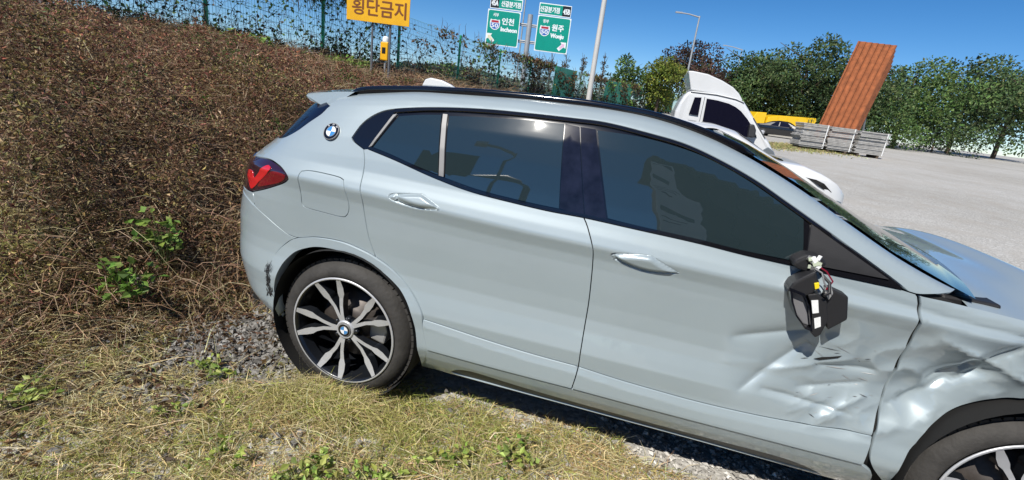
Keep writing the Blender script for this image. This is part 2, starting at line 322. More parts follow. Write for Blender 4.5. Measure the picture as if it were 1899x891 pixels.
# mown dry grass in front of the car
def grass(n=120000):
    g = np.random.default_rng(21); N = n*4
    x = -3.4+6.2*g.random(N); y = -2.5+2.15*g.random(N)
    patch = fbm(x*1.6+3, y*1.6+8, vn2)
    grav = np.exp(-(((x+.72)/.42)**2+((y+.78)/.36)**2)); bare = np.clip((x-1.42+.30*(y+1.0))/.35, 0, 1)
    dens = np.clip(.45+1.4*(patch-.2), .3, 1)*(1-.92*np.clip(grav*1.5, 0, 1))*(1-.90*bare)
    dens *= np.where(y > -.76, np.clip(1-(y+.76)/.14, 0, 1)*.9*(x < 1.35)+.0, 1)      # thins out under the sill
    dens = np.where((x < -.35) & (y > -.86), .5*(1-np.clip(grav*1.3, 0, 1)), dens)
    ok = g.random(N) < dens*np.clip(.75+.3*(x+1), .3, 1); x, y, patch = [a[ok][:n] for a in (x, y, patch)]; n = len(x)
    tuft = vn1(x*7, y*7); wheel = np.exp(-(((x-.08)/.3)**2+((y+.98)/.13)**2))
    P = np.stack([x, y, hgt(x, y)-.004+.03*tuft*g.random(n)], -1)
    D = g.normal(size=(n, 3))*[1, 1, .25]+np.stack([.2+0*x, -.1+0*x, .30+.75*tuft**2+.5*wheel], -1)
    ln = (.035+.075*g.random(n)**1.6+.07*wheel*g.random(n))*(.7+.6*tuft)
    V, F = blade_arrays(P, D, ln, .0009+.0013*g.random(n), .35, 9)
    c = pick([(.43, .35, .17), (.55, .47, .26), (.33, .27, .11), (.27, .19, .10), (.60, .54, .36)], [4, 3, 3, 2, 1.2], n, g, .2)*1.3
    gr = pick([(.36, .38, .10), (.27, .31, .075), (.46, .46, .16)], [2, 2, 1], n, g)
    m = g.random(n) < np.clip(1.7*(fbm(x*2.2+15, y*2.2, vn3)-.36), .08, .60); c = np.where(m[:, None], gr, c)
    tag(np_mesh('dry_grass', V, F, M['grasscol'], col=np.repeat(c, 5, 0)), 'short straw coloured dry grass covering the ground beside the grey car', 'grass', kind='stuff')
    nt_ = 330; tx = -2.6+4.0*g.random(nt_); ty = -2.3+1.5*g.random(nt_); keep = (np.exp(-(((tx+.72)/.42)**2+((ty+.78)/.36)**2)) < .5); tx, ty = tx[keep], ty[keep]
    tx = np.concatenate([tx, -.25+.75*g.random(60)]); ty = np.concatenate([ty, -.95-.12*g.random(60)]); nb = 46; nt_ = len(tx)
    X = np.repeat(tx, nb)+.022*g.normal(size=nt_*nb); Y = np.repeat(ty, nb)+.022*g.normal(size=nt_*nb); P = np.stack([X, Y, hgt(X, Y)-.004], -1); hh = np.repeat(.05+.09*g.random(nt_)**1.5+.07*((np.arange(nt_) >= nt_-60) & (tx < .2)), nb)
    D = g.normal(size=(nt_*nb, 3))*[.55, .55, .1]+[.1, 0, .85]; V, F = blade_arrays(P, D, hh*(.5+.8*g.random(nt_*nb)), .0009+.0012*g.random(nt_*nb), .55, 12)
    tc_ = np.array([(.58, .49, .25), (.46, .44, .15), (.36, .40, .10), (.62, .56, .34)])[g.choice(4, nt_, p=[.4, .25, .2, .15])]
    tag(np_mesh('grass_tufts', V, F, M['grasscol'], col=np.repeat(np.repeat(tc_, nb, 0)*(1+.22*g.normal(size=(nt_*nb, 1))).clip(.4, 1.6), 5, 0)), 'taller sunlit tufts standing out of the dry grass', 'grass', kind='stuff')
    ns = 1500; x = -1.6+3.0*g.random(ns); y = -2.1+1.2*g.random(ns); P = np.stack([x, y, hgt(x, y)+.01+.03*g.random(ns)], -1)
    D = g.normal(size=(ns, 3))*[1, 1, .16]+[0, 0, .08]; V, F = blade_arrays(P, D, .10+.22*g.random(ns), .0011+.0009*g.random(ns), .12, 10)
    tag(np_mesh('straw', V, F, M['grasscol'], col=np.repeat(pick([(.62, .54, .33), (.50, .40, .22)], [1, 1], ns, g), 5, 0)), 'long loose straw stems lying on the dry grass', 'straw', kind='stuff')
grass()
def stones(name, label, x, y, smin, smax, seed, sink=.3, dark=1.):
    g = np.random.default_rng(seed); n = len(x); s = (smin+(smax-smin)*g.random(n)**2.2)
    O = np.array([(1,0,0),(-1,0,0),(0,1,0),(0,-1,0),(0,0,1),(0,0,-1)], float)
    V = O[None]*(1+.35*g.normal(size=(n, 6, 3))*.6)+.22*g.normal(size=(n, 6, 3)); V[..., 2] *= .65
    a = g.random(n)*6.283; c, s_ = np.cos(a), np.sin(a); X = V[..., 0]*c[:, None]-V[..., 1]*s_[:, None]; Y = V[..., 0]*s_[:, None]+V[..., 1]*c[:, None]
    V = np.stack([X, Y, V[..., 2]], -1)*s[:, None, None]+np.stack([x, y, hgt(x, y)+s*.65*(1-sink)-.002+.012*g.random(n)], -1)[:, None]
    F = np.array([(0,2,4),(2,1,4),(1,3,4),(3,0,4),(2,0,5),(1,2,5),(3,1,5),(0,3,5)])
    F = (np.arange(n)[:, None, None]*6+F[None]).reshape(-1, 3)
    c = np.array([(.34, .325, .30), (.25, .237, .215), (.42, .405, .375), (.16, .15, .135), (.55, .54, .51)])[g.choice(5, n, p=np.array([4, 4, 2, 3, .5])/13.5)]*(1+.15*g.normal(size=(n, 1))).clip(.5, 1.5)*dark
    tag(np_mesh(name, V.reshape(-1, 3), F, M['stone'], col=np.repeat(c, 6, 0)), label, 'gravel', kind='stuff')
g = np.random.default_rng(31)
q = g.normal(size=(7000, 2))*[.36, .30]+[-.72, -.72]; q = q[(q[:, 1] < .3)]
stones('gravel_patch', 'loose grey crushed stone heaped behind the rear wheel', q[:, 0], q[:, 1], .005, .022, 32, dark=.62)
q = np.stack([.75+1.75*g.random(9000), -1.5+1.35*g.random(9000)], -1); q = q[g.random(len(q)) < np.clip((q[:, 0]-1.3+.30*(q[:, 1]+1))/.45, .02, 1)]
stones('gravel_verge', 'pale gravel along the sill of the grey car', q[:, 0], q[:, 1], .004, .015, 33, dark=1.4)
q = np.stack([-1.6+3.4*g.random(2600), -2.2+1.5*g.random(2600)], -1)
stones('scattered_stones', 'small stones scattered through the dry grass', q[:, 0], q[:, 1], .004, .014, 34)

# brown leaf litter at the foot of the bank
g = np.random.default_rng(37); n = 9000; x = -2.6+2.5*g.random(n); y = -2.1+1.7*g.random(n); ok = g.random(n) < np.clip((-.25-x)/.9, 0, 1)*(.3+1.2*vn2(x*2.5, y*2.5)); x, y = x[ok], y[ok]; n = len(x)
P = np.stack([x, y, hgt(x, y)+.004+.03*g.random(n)], -1); V, F = leaf_arrays(P, g.normal(size=(n, 3))*[1, 1, .25], .018+.03*g.random(n), .5, .35, 38)
tag(np_mesh('leaf_litter', V, F, M['leafcol'], col=np.repeat(pick([(.13, .075, .04), (.20, .13, .07), (.08, .05, .03)], [3, 2, 3], n, g), 4, 0)), 'brown leaf litter lying at the foot of the bank', 'litter', kind='stuff')
# green weeds, each a plant of its own
def weed(x, y, h, nl, spread, seed, label, big=.05, group=None, cols=None):
    g = np.random.default_rng(seed); z = float(hgt(x, y)); root = empty('weed_plant', (x, y, z))
    mb = MB(); ends = []
    for k in range(max(3, nl//5)):
        a = g.random()*6.28; rr = spread*(.3+.7*g.random()); e = Vector((math.cos(a)*rr, math.sin(a)*rr, h*(.5+.5*g.random()))); mid = e*.5+Vector((0, 0, h*.15))
        mb.tube([(0, 0, -.01), mid, e], [.0025, .002, .001], 4); ends += [mid, e, e*.8]
    mb.build('stem', M['weed_stem'], root)
    P = np.array([list(ends[g.integers(len(ends))]+Vector(g.normal(size=3)*.012)) for _ in range(nl)])
    D = g.normal(size=(nl, 3))*[1, 1, .35]+[0, 0, .2]; V, F = leaf_arrays(P, D, big*(.6+.7*g.random(nl)), .62, .2, seed)
    c = pick(cols or [(.30, .38, .08), (.38, .44, .12), (.20, .28, .06)], [3, 2, 2], nl, g, .2)
    np_mesh('leaves', V, F, M['leafcol'], root, col=np.repeat(c, 4, 0))
    tag(root, label, 'weed', group); return root
M['weed_stem'] = mat('weed_stem', (.12, .15, .05), .7)
# ---- car body surface: u runs along the flank (u = x there) and round both ends, z is height ----
def _sm(x, lo, hi):
    t = np.clip((x-lo)/(hi-lo), 0, 1); return t*t*(3-2*t)
_ZK = np.array([.14,.20,.24,.28,.33,.372,.385,.43,.47,.50,.54,.58,.63,.68,.75,.85,.90,.94,.968,.985,.995,1.03,1.06,1.09,1.15,1.25,1.35,1.42,1.45,1.475,1.49,1.5,1.51,1.53])
_WK = np.array([.66,.78,.82,.85,.880,.897,.899,.898,.897,.899,.901,.893,.881,.876,.877,.883,.8865,.891,.8985,.9035,.9035,.891,.878,.866,.852,.823,.785,.750,.728,.700,.665,.620,.55,.42])
_zf = np.linspace(.14,1.53,1391); _wf = np.interp(_zf,_ZK,_WK)
_k = np.exp(-.5*(np.arange(-24,25)/3.5)**2); _k/=_k.sum()
_wf = np.convolve(np.pad(_wf,24,mode='reflect',reflect_type='odd'),_k,'valid')
XS=[-.5,-.28,.1,.45,.81,1.1,1.5,2.2,3.0,3.5]; ZS=[1.05,1.048,1.036,1.02,1.005,1.0,.985,.955,.90,.85]
XT=[-.8,-.45,-.157,.2,.7,1.0,1.17,1.3,1.45,1.6,1.76,1.91,2.1,2.3,2.6,3.0,3.3,3.55]; ZT=[1.30,1.36,1.412,1.465,1.493,1.495,1.487,1.467,1.43,1.375,1.303,1.223,1.125,1.05,1.02,.975,.93,.86]
RZ=[.2,.3,.4,.55,.75,.95,1.03,1.08,1.15,1.22,1.30,1.36,1.45]
RX=[-.70,-.772,-.884,-.94,-.95,-.872,-.893,-.755,-.70,-.635,-.575,-.53,-.48]
NZ=2.7
def _lin(x,X,Z):
    x=np.asarray(x,float); h=.06
    return (np.interp(x-h,X,Z)+2*np.interp(x,X,Z)+np.interp(x+h,X,Z))/4
def plan(u,z):
    "x and width factor for parameter u at height z"
    u=np.asarray(u,float); z=np.asarray(z,float)
    x0=np.interp(z,[.9,1.15,1.4],[-.2,-.08,.05]); xr=_lin(z,RZ,RX)
    ph=np.clip((x0-u)/.6,0,np.pi/2); s,c=np.sin(ph),np.cos(ph); q=(s**NZ+c**NZ)**(-1/NZ)
    x=np.where(u<x0, x0-(x0-xr)*s*q, u); w=np.where(u<x0, c*q, 1.)
    xf=2.75; xn=np.interp(z,[.2,.45,.7,.9,1.0],[3.40,3.52,3.53,3.46,3.35])
    ph=np.clip((u-xf)/.6,0,np.pi/2); s,c=np.sin(ph),np.cos(ph); q=(s**NZ+c**NZ)**(-1/NZ)
    x=np.where(u>xf, xf+(xn-xf)*s*q, x); w=np.where(u>xf, c*q, w)
    return x,w
def width(x,z):
    zs=_lin(x,XS,ZS); zt=_lin(x,XT,ZT)
    zt=np.maximum(zt,zs+.06)
    ze=np.where(z<.54,z,np.where(z<zs,.54+(z-.54)*(1.0-.54)/(zs-.54),1.0+(z-zs)*.5/(zt-zs)))
    w=np.interp(ze,_zf,_wf)
    w=w+.11*_sm(x,1.35,2.25)*np.clip((ze-1.05)/.45,0,1)
    return w-.014*((x-.9)/1.2)**2*(x<.9)-.010*((x-.9)/1.2)**2*(x>=.9)
def dent(x,z): return 0*x
def surf(u,z,off=0.):
    "point on the right-hand flank (negative y)"
    u,z=np.broadcast_arrays(np.asarray(u,float),np.asarray(z,float))
    x,w=plan(u,z); y=-width(x,z)*w
    P=np.stack([x,y+dent(x,z)*w,z],-1)
    if np.any(off): P=P+np.asarray(off)[...,None]*normal(u,z)
    return P
def normal(u,z,h=.004):
    a=surf(u+h,z)-surf(u-h,z); b=surf(u,z+h)-surf(u,z-h)
    n=np.cross(a,b); return n/np.maximum(np.linalg.norm(n,axis=-1,keepdims=True),1e-9)
FOLDS = [(1.640, .745, 1.90, .838, .017, .024), (1.70, .545, 1.88, .775, .018, .022), (1.78, .566, 2.10, .540, .019, .013), (1.78, .640, 2.04, .750, -.014, .024),
         (1.62, .640, 1.76, .668, -.006, .05), (1.90, .60, 2.10, .66, .016, .018), (1.93, .70, 2.12, .72, .018, .016), (1.98, .50, 2.12, .62, -.014, .02), (1.88, .50, 2.0, .575, -.008, .02),
         (2.2, .6, 2.45, .82, .04, .04), (2.25, .9, 2.6, .78, -.03, .03), (2.3, .72, 2.5, .95, .03, .02)]
def dent(x, z):
    x, z = np.broadcast_arrays(np.asarray(x, float), np.asarray(z, float))
    if not (x > 1.5).any(): return np.zeros_like(x)
    d = .030*_sm(x, 1.60, 2.15)*_sm(z, .40, .58)*(1-_sm(z, .72, .98))
    for x0, z0, x1, z1, a, w in FOLDS:
        L2 = (x1-x0)**2+(z1-z0)**2; t = ((x-x0)*(x1-x0)+(z-z0)*(z1-z0))/L2; tc = np.clip(t, 0, 1)
        dd = np.hypot(x-x0-tc*(x1-x0), z-z0-tc*(z1-z0)); win = _sm(t, -.25, .25)*(1-_sm(t, .85, 1.2))
        d = d+a*np.exp(-np.sqrt(dd*dd+.000012)/w)*win
    c = _sm(x, 1.80, 2.05)*_sm(z, .42, .5)*(1-_sm(z, .78, .95)); n1 = vn2(x*7+z*5, z*9-x*6); n2 = vn3(x*13-z*9, z*12+5+x*4)
    d = d+c*(.034*np.abs(n1-.5)+.010*np.abs(n2-.5)-.008)
    return d*(1-.6*_sm(x, 2.5, 2.9))
# ------------------------------------------------------------------ panels cut out of the body surface
def smooth(pts, step=.014):
    "Catmull-Rom through an open chain, resampled"
    P = np.array(pts, float)
    if len(P) < 3:
        n = max(1, int(np.hypot(*(P[1]-P[0]))/step)); return [tuple(P[0]+(P[1]-P[0])*k/n) for k in range(n+1)]
    Q = np.vstack([2*P[0]-P[1], P, 2*P[-1]-P[-2]]); out = []
    for i in range(len(P)-1):
        a, b, c, d = Q[i:i+4]; n = max(2, int(np.hypot(*(c-b))/step))
        for k in range(n):
            t = k/n; out.append(tuple(.5*((2*b)+(c-a)*t+(2*a-5*b+4*c-d)*t*t+(3*b-a-3*c+d)*t**3)))
    return out+[tuple(P[-1])]
def ring(*chains, step=.014):
    "closed outline out of chains that meet in corners"
    out = []
    for c in chains:
        for p_ in smooth(c, step):
            if not out or math.hypot(p_[0]-out[-1][0], p_[1]-out[-1][1]) > .003: out.append((float(p_[0]), float(p_[1])))
    while math.hypot(out[0][0]-out[-1][0], out[0][1]-out[-1][1]) < .003: out.pop()
    P = [] ; n = len(out)                                 # fill long straight gaps
    for i in range(n):
        a, b = out[i], out[(i+1) % n]; k = max(1, int(math.hypot(b[0]-a[0], b[1]-a[1])/step))
        P += [(a[0]+(b[0]-a[0])*j/k, a[1]+(b[1]-a[1])*j/k) for j in range(k)]
    return P
def loop(pts, step=.010):
    "closed smooth outline"
    k = len(pts); P = list(pts)*3; s = smooth(P, step); n = len(s)
    i0 = min(range(n), key=lambda i: math.hypot(s[i][0]-pts[0][0], s[i][1]-pts[0][1])+(0 if n/4 < i < n*.6 else 9))
    out = []
    for i in range(i0, n):
        if i > i0+6 and math.hypot(s[i][0]-s[i0][0], s[i][1]-s[i0][1]) < step*.8: break
        if not out or math.hypot(s[i][0]-out[-1][0], s[i][1]-out[-1][1]) > .003: out.append((float(s[i][0]), float(s[i][1])))
    return out
def inset(P, d):
    P = np.array(P); a = np.roll(P, 1, 0); b = np.roll(P, -1, 0)
    ar = np.sum(P[:, 0]*b[:, 1]-b[:, 0]*P[:, 1]); s = 1 if ar > 0 else -1
    e1 = unit(P-a); e2 = unit(b-P); n = unit(np.stack([-(e1+e2)[:, 1], (e1+e2)[:, 0]], -1))*s
    k = np.clip(1/np.maximum(.35, np.abs(np.sum(n*np.stack([-e1[:, 1], e1[:, 0]], -1)*s, -1))), 1, 2)
    return [tuple(q) for q in P+n*(d*k)[:, None]]
def inside(P, Q):
    "points Q inside polygon P"
    P = np.array(P); x, y = Q[:, 0][:, None], Q[:, 1][:, None]; x0, y0 = P[:, 0], P[:, 1]; x1, y1 = np.roll(x0, -1), np.roll(y0, -1)
    c = ((y0 > y) != (y1 > y)) & (x < (x1-x0)*(y-y0)/(y1-y0+1e-12)+x0); return c.sum(1) % 2 == 1
def panel(name, poly, mt, parent, off=0., gap=.0022, holes=(), res=.022, flange=.016, mirror=False, hgap=None):
    offf = off if callable(off) else (lambda u_, z_: np.full(np.shape(u_), float(off)))
    P = inset(poly, gap) if gap else list(poly); H = [inset(h, -(hgap if hgap is not None else gap)) for h in holes]
    pts = list(P); edges = [(i, (i+1) % len(P)) for i in range(len(P))]
    for h in H:
        b = len(pts); pts += h; edges += [(b+i, b+(i+1) % len(h)) for i in range(len(h))]
    A = np.array(P); lo, hi = A.min(0), A.max(0); gx_, gz_ = np.meshgrid(np.arange(lo[0]+res/2, hi[0], res), np.arange(lo[1]+res/2, hi[1], res*.6), indexing='ij')
    gx_ = gx_+(np.arange(gx_.shape[1]) % 2)[None]*res/2; Q = np.stack([gx_.ravel(), gz_.ravel()], -1)
    ok = inside(P, Q)
    for h in H: ok &= ~inside(h, Q)
    B = np.array(pts); Q = Q[ok]
    for k in range(0, len(Q), 2000):
        dm = np.min(np.hypot(Q[k:k+2000, 0][:, None]-B[None, :, 0], Q[k:k+2000, 1][:, None]-B[None, :, 1]), 1)
        ok_ = dm > res*.4; Q[k:k+2000][~ok_] = np.nan
    Q = Q[~np.isnan(Q[:, 0])]
    r_ = delaunay_2d_cdt([Vector((float(a), float(b))) for a, b in pts]+[Vector((float(a), float(b))) for a, b in Q], edges, [], 0, 1e-6)
    V2 = np.array([(v.x, v.y) for v in r_[0]]); F = np.array([f for f in r_[2]])
    cen = V2[F].mean(1); ok = inside(P, cen)
    for h in H: ok &= ~inside(h, cen)
    F = F[ok]
    def S(u_, z_): return surf(u_, z_)+offf(u_, z_)[..., None]*normal(u_, z_)
    X = S(V2[:, 0], V2[:, 1]); h_ = .003
    nn = unit(np.cross(S(V2[:, 0]+h_, V2[:, 1])-S(V2[:, 0]-h_, V2[:, 1]), S(V2[:, 0], V2[:, 1]+h_)-S(V2[:, 0], V2[:, 1]-h_)))
    e1 = X[F[:, 1]]-X[F[:, 0]]; e2 = X[F[:, 2]]-X[F[:, 0]]; fl = np.sum(np.cross(e1, e2)*nn[F[:, 0]], -1) < 0; F[fl] = F[fl][:, ::-1]
    Vs, Ns, Fs = [X], [nn], [F]; nv = len(X)
    if flange:
        for lp, sg in [(P, 1)]+[(h, -1) for h in H]:
            L_ = np.array(lp); a = S(L_[:, 0], L_[:, 1]); n0 = normal(L_[:, 0], L_[:, 1]); b = a-n0*flange; k = len(L_)
            t = unit(np.roll(a, -1, 0)-np.roll(a, 1, 0)); ar = np.sum(L_[:, 0]*np.roll(L_[:, 1], -1)-np.roll(L_[:, 0], -1)*L_[:, 1])
            on = unit(np.cross(t, n0))*(1 if ar > 0 else -1)*sg; i = np.arange(k); j = (i+1) % k
            Vs += [a, b]; Ns += [unit(on+n0*.8), on]; q4 = np.stack([nv+i, nv+j, nv+k+j, nv+k+i], -1)
            f3 = np.concatenate([q4[:, [0, 1, 2]], q4[:, [0, 2, 3]]], 0)
            W = np.vstack([a, b]); e = f3-nv; fl = np.sum(np.cross(W[e[:, 1]]-W[e[:, 0]], W[e[:, 2]]-W[e[:, 0]])*on[e[:, 0] % k], -1) < 0; f3[fl] = f3[fl][:, ::-1]
            Fs.append(f3); nv += 2*k
    V = np.vstack(Vs); Nn = np.vstack(Ns); F = np.vstack(Fs)
    if mirror:
        F2 = F[:, ::-1]+len(V); V = np.vstack([V, V*[1, -1, 1]]); Nn = np.vstack([Nn, Nn*[1, -1, 1]]); F = np.vstack([F, F2])
    return np_mesh(name, V, F, mt, parent, True, nrm=Nn)
def grid(name, Pf, nu, nv, mt, parent, flip=False):
    "smooth sheet from a function of two parameters in 0..1"
    a, b = np.meshgrid(np.linspace(0, 1, nu), np.linspace(0, 1, nv), indexing='ij'); X = Pf(a, b)
    h = 1e-3; n = unit(np.cross(Pf(a+h, b)-Pf(a-h, b), Pf(a, b+h)-Pf(a, b-h)))*(-1 if flip else 1); i = np.arange(nu*nv).reshape(nu, nv)
    F = np.stack([i[:-1, :-1], i[1:, :-1], i[1:, 1:], i[:-1, 1:]], -1).reshape(-1, 4)
    if flip: F = F[:, ::-1]
    return np_mesh(name, X.reshape(-1, 3), F, mt, parent, True, nrm=n.reshape(-1, 3))
def frame_at(u_, z_, off=0.):
    "matrix with local -y pointing out of the flank, z up along it"
    p0 = Vector(surf(u_, z_)); n = Vector(normal(u_, z_)); y = -n; x = y.cross(Vector((0, 0, 1))).normalized(); z = x.cross(y)
    return Matrix(((x.x, y.x, z.x, p0.x+n.x*off), (x.y, y.y, z.y, p0.y+n.y*off), (x.z, y.z, z.z, p0.z+n.z*off), (0, 0, 0, 1)))
def roundel(name, Mx, rad, parent, letters=True):
    mb = MB(); n = 40
    def disc(r0, r1, a0, a1, y, m, k):
        V = []; F = []
        for i in range(k+1):
            a = a0+(a1-a0)*i/k; V += [(r0*math.cos(a), y, r0*math.sin(a)), (r1*math.cos(a), y, r1*math.sin(a))]
        for i in range(k): F.append((2*i, 2*i+1, 2*i+3, 2*i+2))
        mb.add([Mx @ Vector(v) for v in V], F, m)
    mb.lathe([(rad*1.0, .004), (rad*1.0, -.003), (rad*.93, -.005), (rad*.91, -.003)], n, 1, Mx)
    disc(rad*.62, rad*.92, 0, 2*math.pi, -.0035, 0, n); mb.lathe([(rad*.64, -.0034), (rad*.62, -.005), (rad*.58, -.0042)], n, 1, Mx)
    for k in range(4): disc(0, rad*.60, k*math.pi/2, (k+1)*math.pi/2, -.0042, 3 if k % 2 == 0 else 2, 10)
    if letters:
        for ch, a in (('B', 132), ('M', 90), ('W', 48)):
            V, F = text_geo(ch, 1.0); s = rad*.30; cx = max(v[0] for v in V)/2; b = R(a-90)
            mb.add([Mx @ Vector((math.cos(R(a))*rad*.70+((v[0]-cx)*math.cos(b)-v[1]*math.sin(b))*s, -.0042, math.sin(R(a))*rad*.70+((v[0]-cx)*math.sin(b)+v[1]*math.cos(b))*s)) for v in V], F, 3)
    return mb.build(name, [M['black_gloss'], M['chrome'], M['blue'], M['emwhite']], parent)

# ------------------------------------------------------------------ the grey car (origin under the rear axle, nose towards +x)
car = tag(empty('car'), 'light blue grey compact crossover with crumpled front door and broken mirror, parked on dry grass', 'car')
WT = [(-0.0206,1.2367),(0.0097,1.2972),(0.0645,1.3470),(0.1430,1.3756),(0.3244,1.4048),(0.5220,1.4234),(0.7131,1.4316),(0.8961,1.4359),(1.0304,1.4363),(1.2043,1.4178),(1.3328,1.3981),(1.4603,1.3600),(1.5858,1.3116),(1.7091,1.2504),(1.7888,1.2101),(1.8576,1.1750),(1.9533,1.1243),(2.0547,1.0706),(2.0954,1.0473)]
WB = [(0.0671,1.2021),(0.2037,1.1762),(0.3978,1.1330),(0.5622,1.1058),(0.7455,1.0923),(0.8838,1.0858),(1.0250,1.0849),(1.2162,1.0768),(1.4364,1.0672),(1.5936,1.0563),(1.7516,1.0495),(1.8972,1.0428),(2.0959,1.0361)]
SQ = [(0.0482,1.1980),(0.0636,1.1554),(0.0690,1.1111),(0.0743,1.0464),(0.0829,1.0094),(0.0929,0.9301),(0.1123,0.8333),(0.1479,0.7448)]
AO = [(-0.3999,0.3600),(-0.3952,0.4425),(-0.3672,0.5467),(-0.3625,0.6003),(-0.3364,0.6603),(-0.2902,0.7180),(-0.2486,0.7488),(-0.1514,0.7740),(-0.0179,0.7801),(0.0929,0.7604),(0.1480,0.7434),(0.2212,0.7114),(0.2964,0.6607),(0.3621,0.5987),(0.4016,0.5431),(0.4099,0.4834),(0.4378,0.3822)]
AI = [(-0.3616,0.3225),(-0.3477,0.4100),(-0.3423,0.4746),(-0.3173,0.5672),(-0.2866,0.6343),(-0.2406,0.6884),(-0.1710,0.7237),(-0.0819,0.7373),(0.0274,0.7323),(0.1321,0.7089),(0.2182,0.6699),(0.2885,0.6193),(0.3388,0.5566),(0.3700,0.4833),(0.3880,0.3960),(0.3950,0.3100),(.385,.234)]
SB = [(1.0192,1.0831),(1.0388,1.0554),(1.0723,0.9868),(1.0819,0.9262),(1.0883,0.8464),(1.0937,0.7522),(1.0956,0.6332),(1.1005,0.4783)]
SBL = [(1.1005,0.4783),(1.0970,0.4300),(1.0902,0.3787)]
CR = [(0.4076,0.5176),(0.5180,0.5095),(0.6976,0.4946),(0.9008,0.4831),(1.1005,0.4783)]
CF = [(1.1005,0.4783),(1.2500,0.4665),(1.3972,0.4599),(1.5698,0.4555),(1.7780,0.4593),(1.9257,0.4677),(2.0338,0.4766),(2.168,.487)]
DF = [(2.168,.487),(2.175,.6),(2.172,.85),(2.155,1.0),(2.14,1.03)]
LAMP = [(-0.5703,1.0569),(-0.4184,1.0779),(-0.3419,1.0708),(-0.2944,1.0546),(-0.2650,1.0314),(-0.2768,1.0083),(-0.3222,0.9801),(-0.4034,0.9428),(-0.4944,0.9070)]
BS = [(-0.4745,0.8422),(-0.4071,0.8153),(-0.3414,0.7798),(-0.2896,0.7538),(-0.2486,0.7488)]
CP = [(-0.2063,1.3501),(-0.2203,1.3357),(-0.2362,1.3080),(-0.2878,1.2640),(-0.3429,1.2149),(-0.4145,1.1762),(-0.4980,1.1591)]
FUEL = [(-0.2168,1.0542),(-0.2027,1.0681),(-0.1761,1.0742),(-0.1093,1.0744),(-0.0261,1.0687),(-0.0051,1.0485),(0.0146,0.9727),(0.0150,0.9317),(0.0017,0.9057),(-0.0218,0.8952),(-0.1053,0.8975),(-0.1994,0.9033),(-0.2207,0.9155),(-0.2201,0.9611)]
HR = [(0.2054,1.0326),(0.2314,1.0502),(0.3451,1.0647),(0.3774,1.0584),(0.4523,1.0225),(0.4291,1.0110),(0.3587,0.9988),(0.2864,1.0018),(0.2337,1.0118)]
HF = [(1.1403,0.9663),(1.1599,0.9844),(1.2730,0.9998),(1.3160,0.9875),(1.3961,0.9548),(1.3900,0.9422),(1.3042,0.9252),(1.2373,0.9286),(1.1664,0.9476)]
zt = lambda x: float(np.maximum(_lin(x, XT, ZT), _lin(x, XS, ZS)+.06))
roofline = [(x, zt(x)-.006) for x in np.linspace(2.28, -.2, 40)]
frame_poly = ring(AO[6:11], SQ[::-1], [(0.0482,1.1980),(0.0203,1.2094),(-0.0112,1.2239),(-0.0206,1.2367)], WT, [(2.0954,1.0473),(2.14,1.03),(2.28,zt(2.28)-.006)], roofline, [(-.2, zt(-.2)-.006), (-0.2063,1.3501)], CP, [(-0.4980,1.1591),(-0.5617,1.1103),(-0.5703,1.0569)], LAMP, [(-0.4944,0.9070),(-0.4805,0.8719),(-0.4745,0.8422)], BS)
fuel = loop(FUEL)
side = panel('side_frame', frame_poly, M['paint'], car, holes=[fuel], hgap=.0015, res=.013)
panel('fuel_door', fuel, M['paint'], car, gap=.002, res=.012)
hr, hf = loop(HR), loop(HF)
rear_door = panel('door', ring(SQ, [(0.1479,0.7448),(0.2212,0.7114),(0.2964,0.6607),(0.3621,0.5987),(0.4016,0.5431),(0.4076,0.5176)], CR, SB[::-1], WB[6::-1], [(0.0671,1.2021),(0.0482,1.1980)]), M['paint'], car, holes=[hr], hgap=0, res=.011)
rear_door['label'] = 'smooth undamaged rear door'
front_door = panel('door', ring(SB, CF, DF, [(2.14,1.03),(2.0959,1.0361)], WB[:5:-1]), M['paint'], car, holes=[hf], hgap=0, res=.010)
front_door['label'] = 'front door crumpled at its leading edge'
bevel = lambda zc: (lambda u_, z_: .004+.009*np.clip((np.interp(u_, [a for a, _ in CR+CF[1:]], [b for _, b in CR+CF[1:]])-z_)/.032, 0, 1))
panel('cladding', ring(CR, SBL, [(1.0902,0.3787),(0.7103,0.3774),(0.4378,0.3792)], [(0.4378,0.3792),(0.4099,0.4834),(0.4076,0.5176)]), M['paint'], rear_door, off=bevel(0), res=.014)
panel('cladding', ring(CF, [(2.168,.487),(2.165,.374)], [(2.165,.374),(1.7999,0.3759),(1.3950,0.3768),(1.0902,0.3787)], SBL[::-1]), M['paint'], front_door, off=bevel(0), res=.014)
sill_poly = ring([(0.4378,0.3792),(0.7103,0.3774),(1.0900,0.3760),(1.3950,0.3768),(1.7999,0.3759),(2.165,.372)], [(2.165,.372),(2.22,.33),(2.24,.24),(2.2,.205)], [(2.2,.205),(1.9,.225),(1.6,.238),(1.1,.242),(.5686,.239),(.385,.236)], [(.385,.236),(0.3950,0.3100),(0.4251,0.3702),(0.4378,0.3792)])
INS = [(.535,.262),(.575,.296),(.64,.312),(.72,.310),(.85,.300),(1.0,.294),(1.2,.290),(1.4,.288),(1.6,.288),(1.8,.290),(1.93,.288),(2.02,.268),(2.08,.240),(2.10,.226)]
insert = ring(INS, [(2.10,.223),(1.9,.2305),(1.6,.2435),(1.1,.2475),(.60,.2455),(.535,.262)])
panel('sill', sill_poly, M['paint'], car, off=.007, holes=[insert], hgap=0)
panel('sill_insert', insert, M['plastic'], car, off=.001, gap=0)
arch_poly = ring(AO, [(0.4378,0.3822),(0.4251,0.3201),(.385,.234)], AI[::-1], [(-0.3616,0.3225),(-0.3999,0.3600)])
def arch_off(u_, z_):
    r_ = np.hypot(u_-.0, z_-.36); return .008+.006*np.clip((.43-r_)/.05, -1, 1)
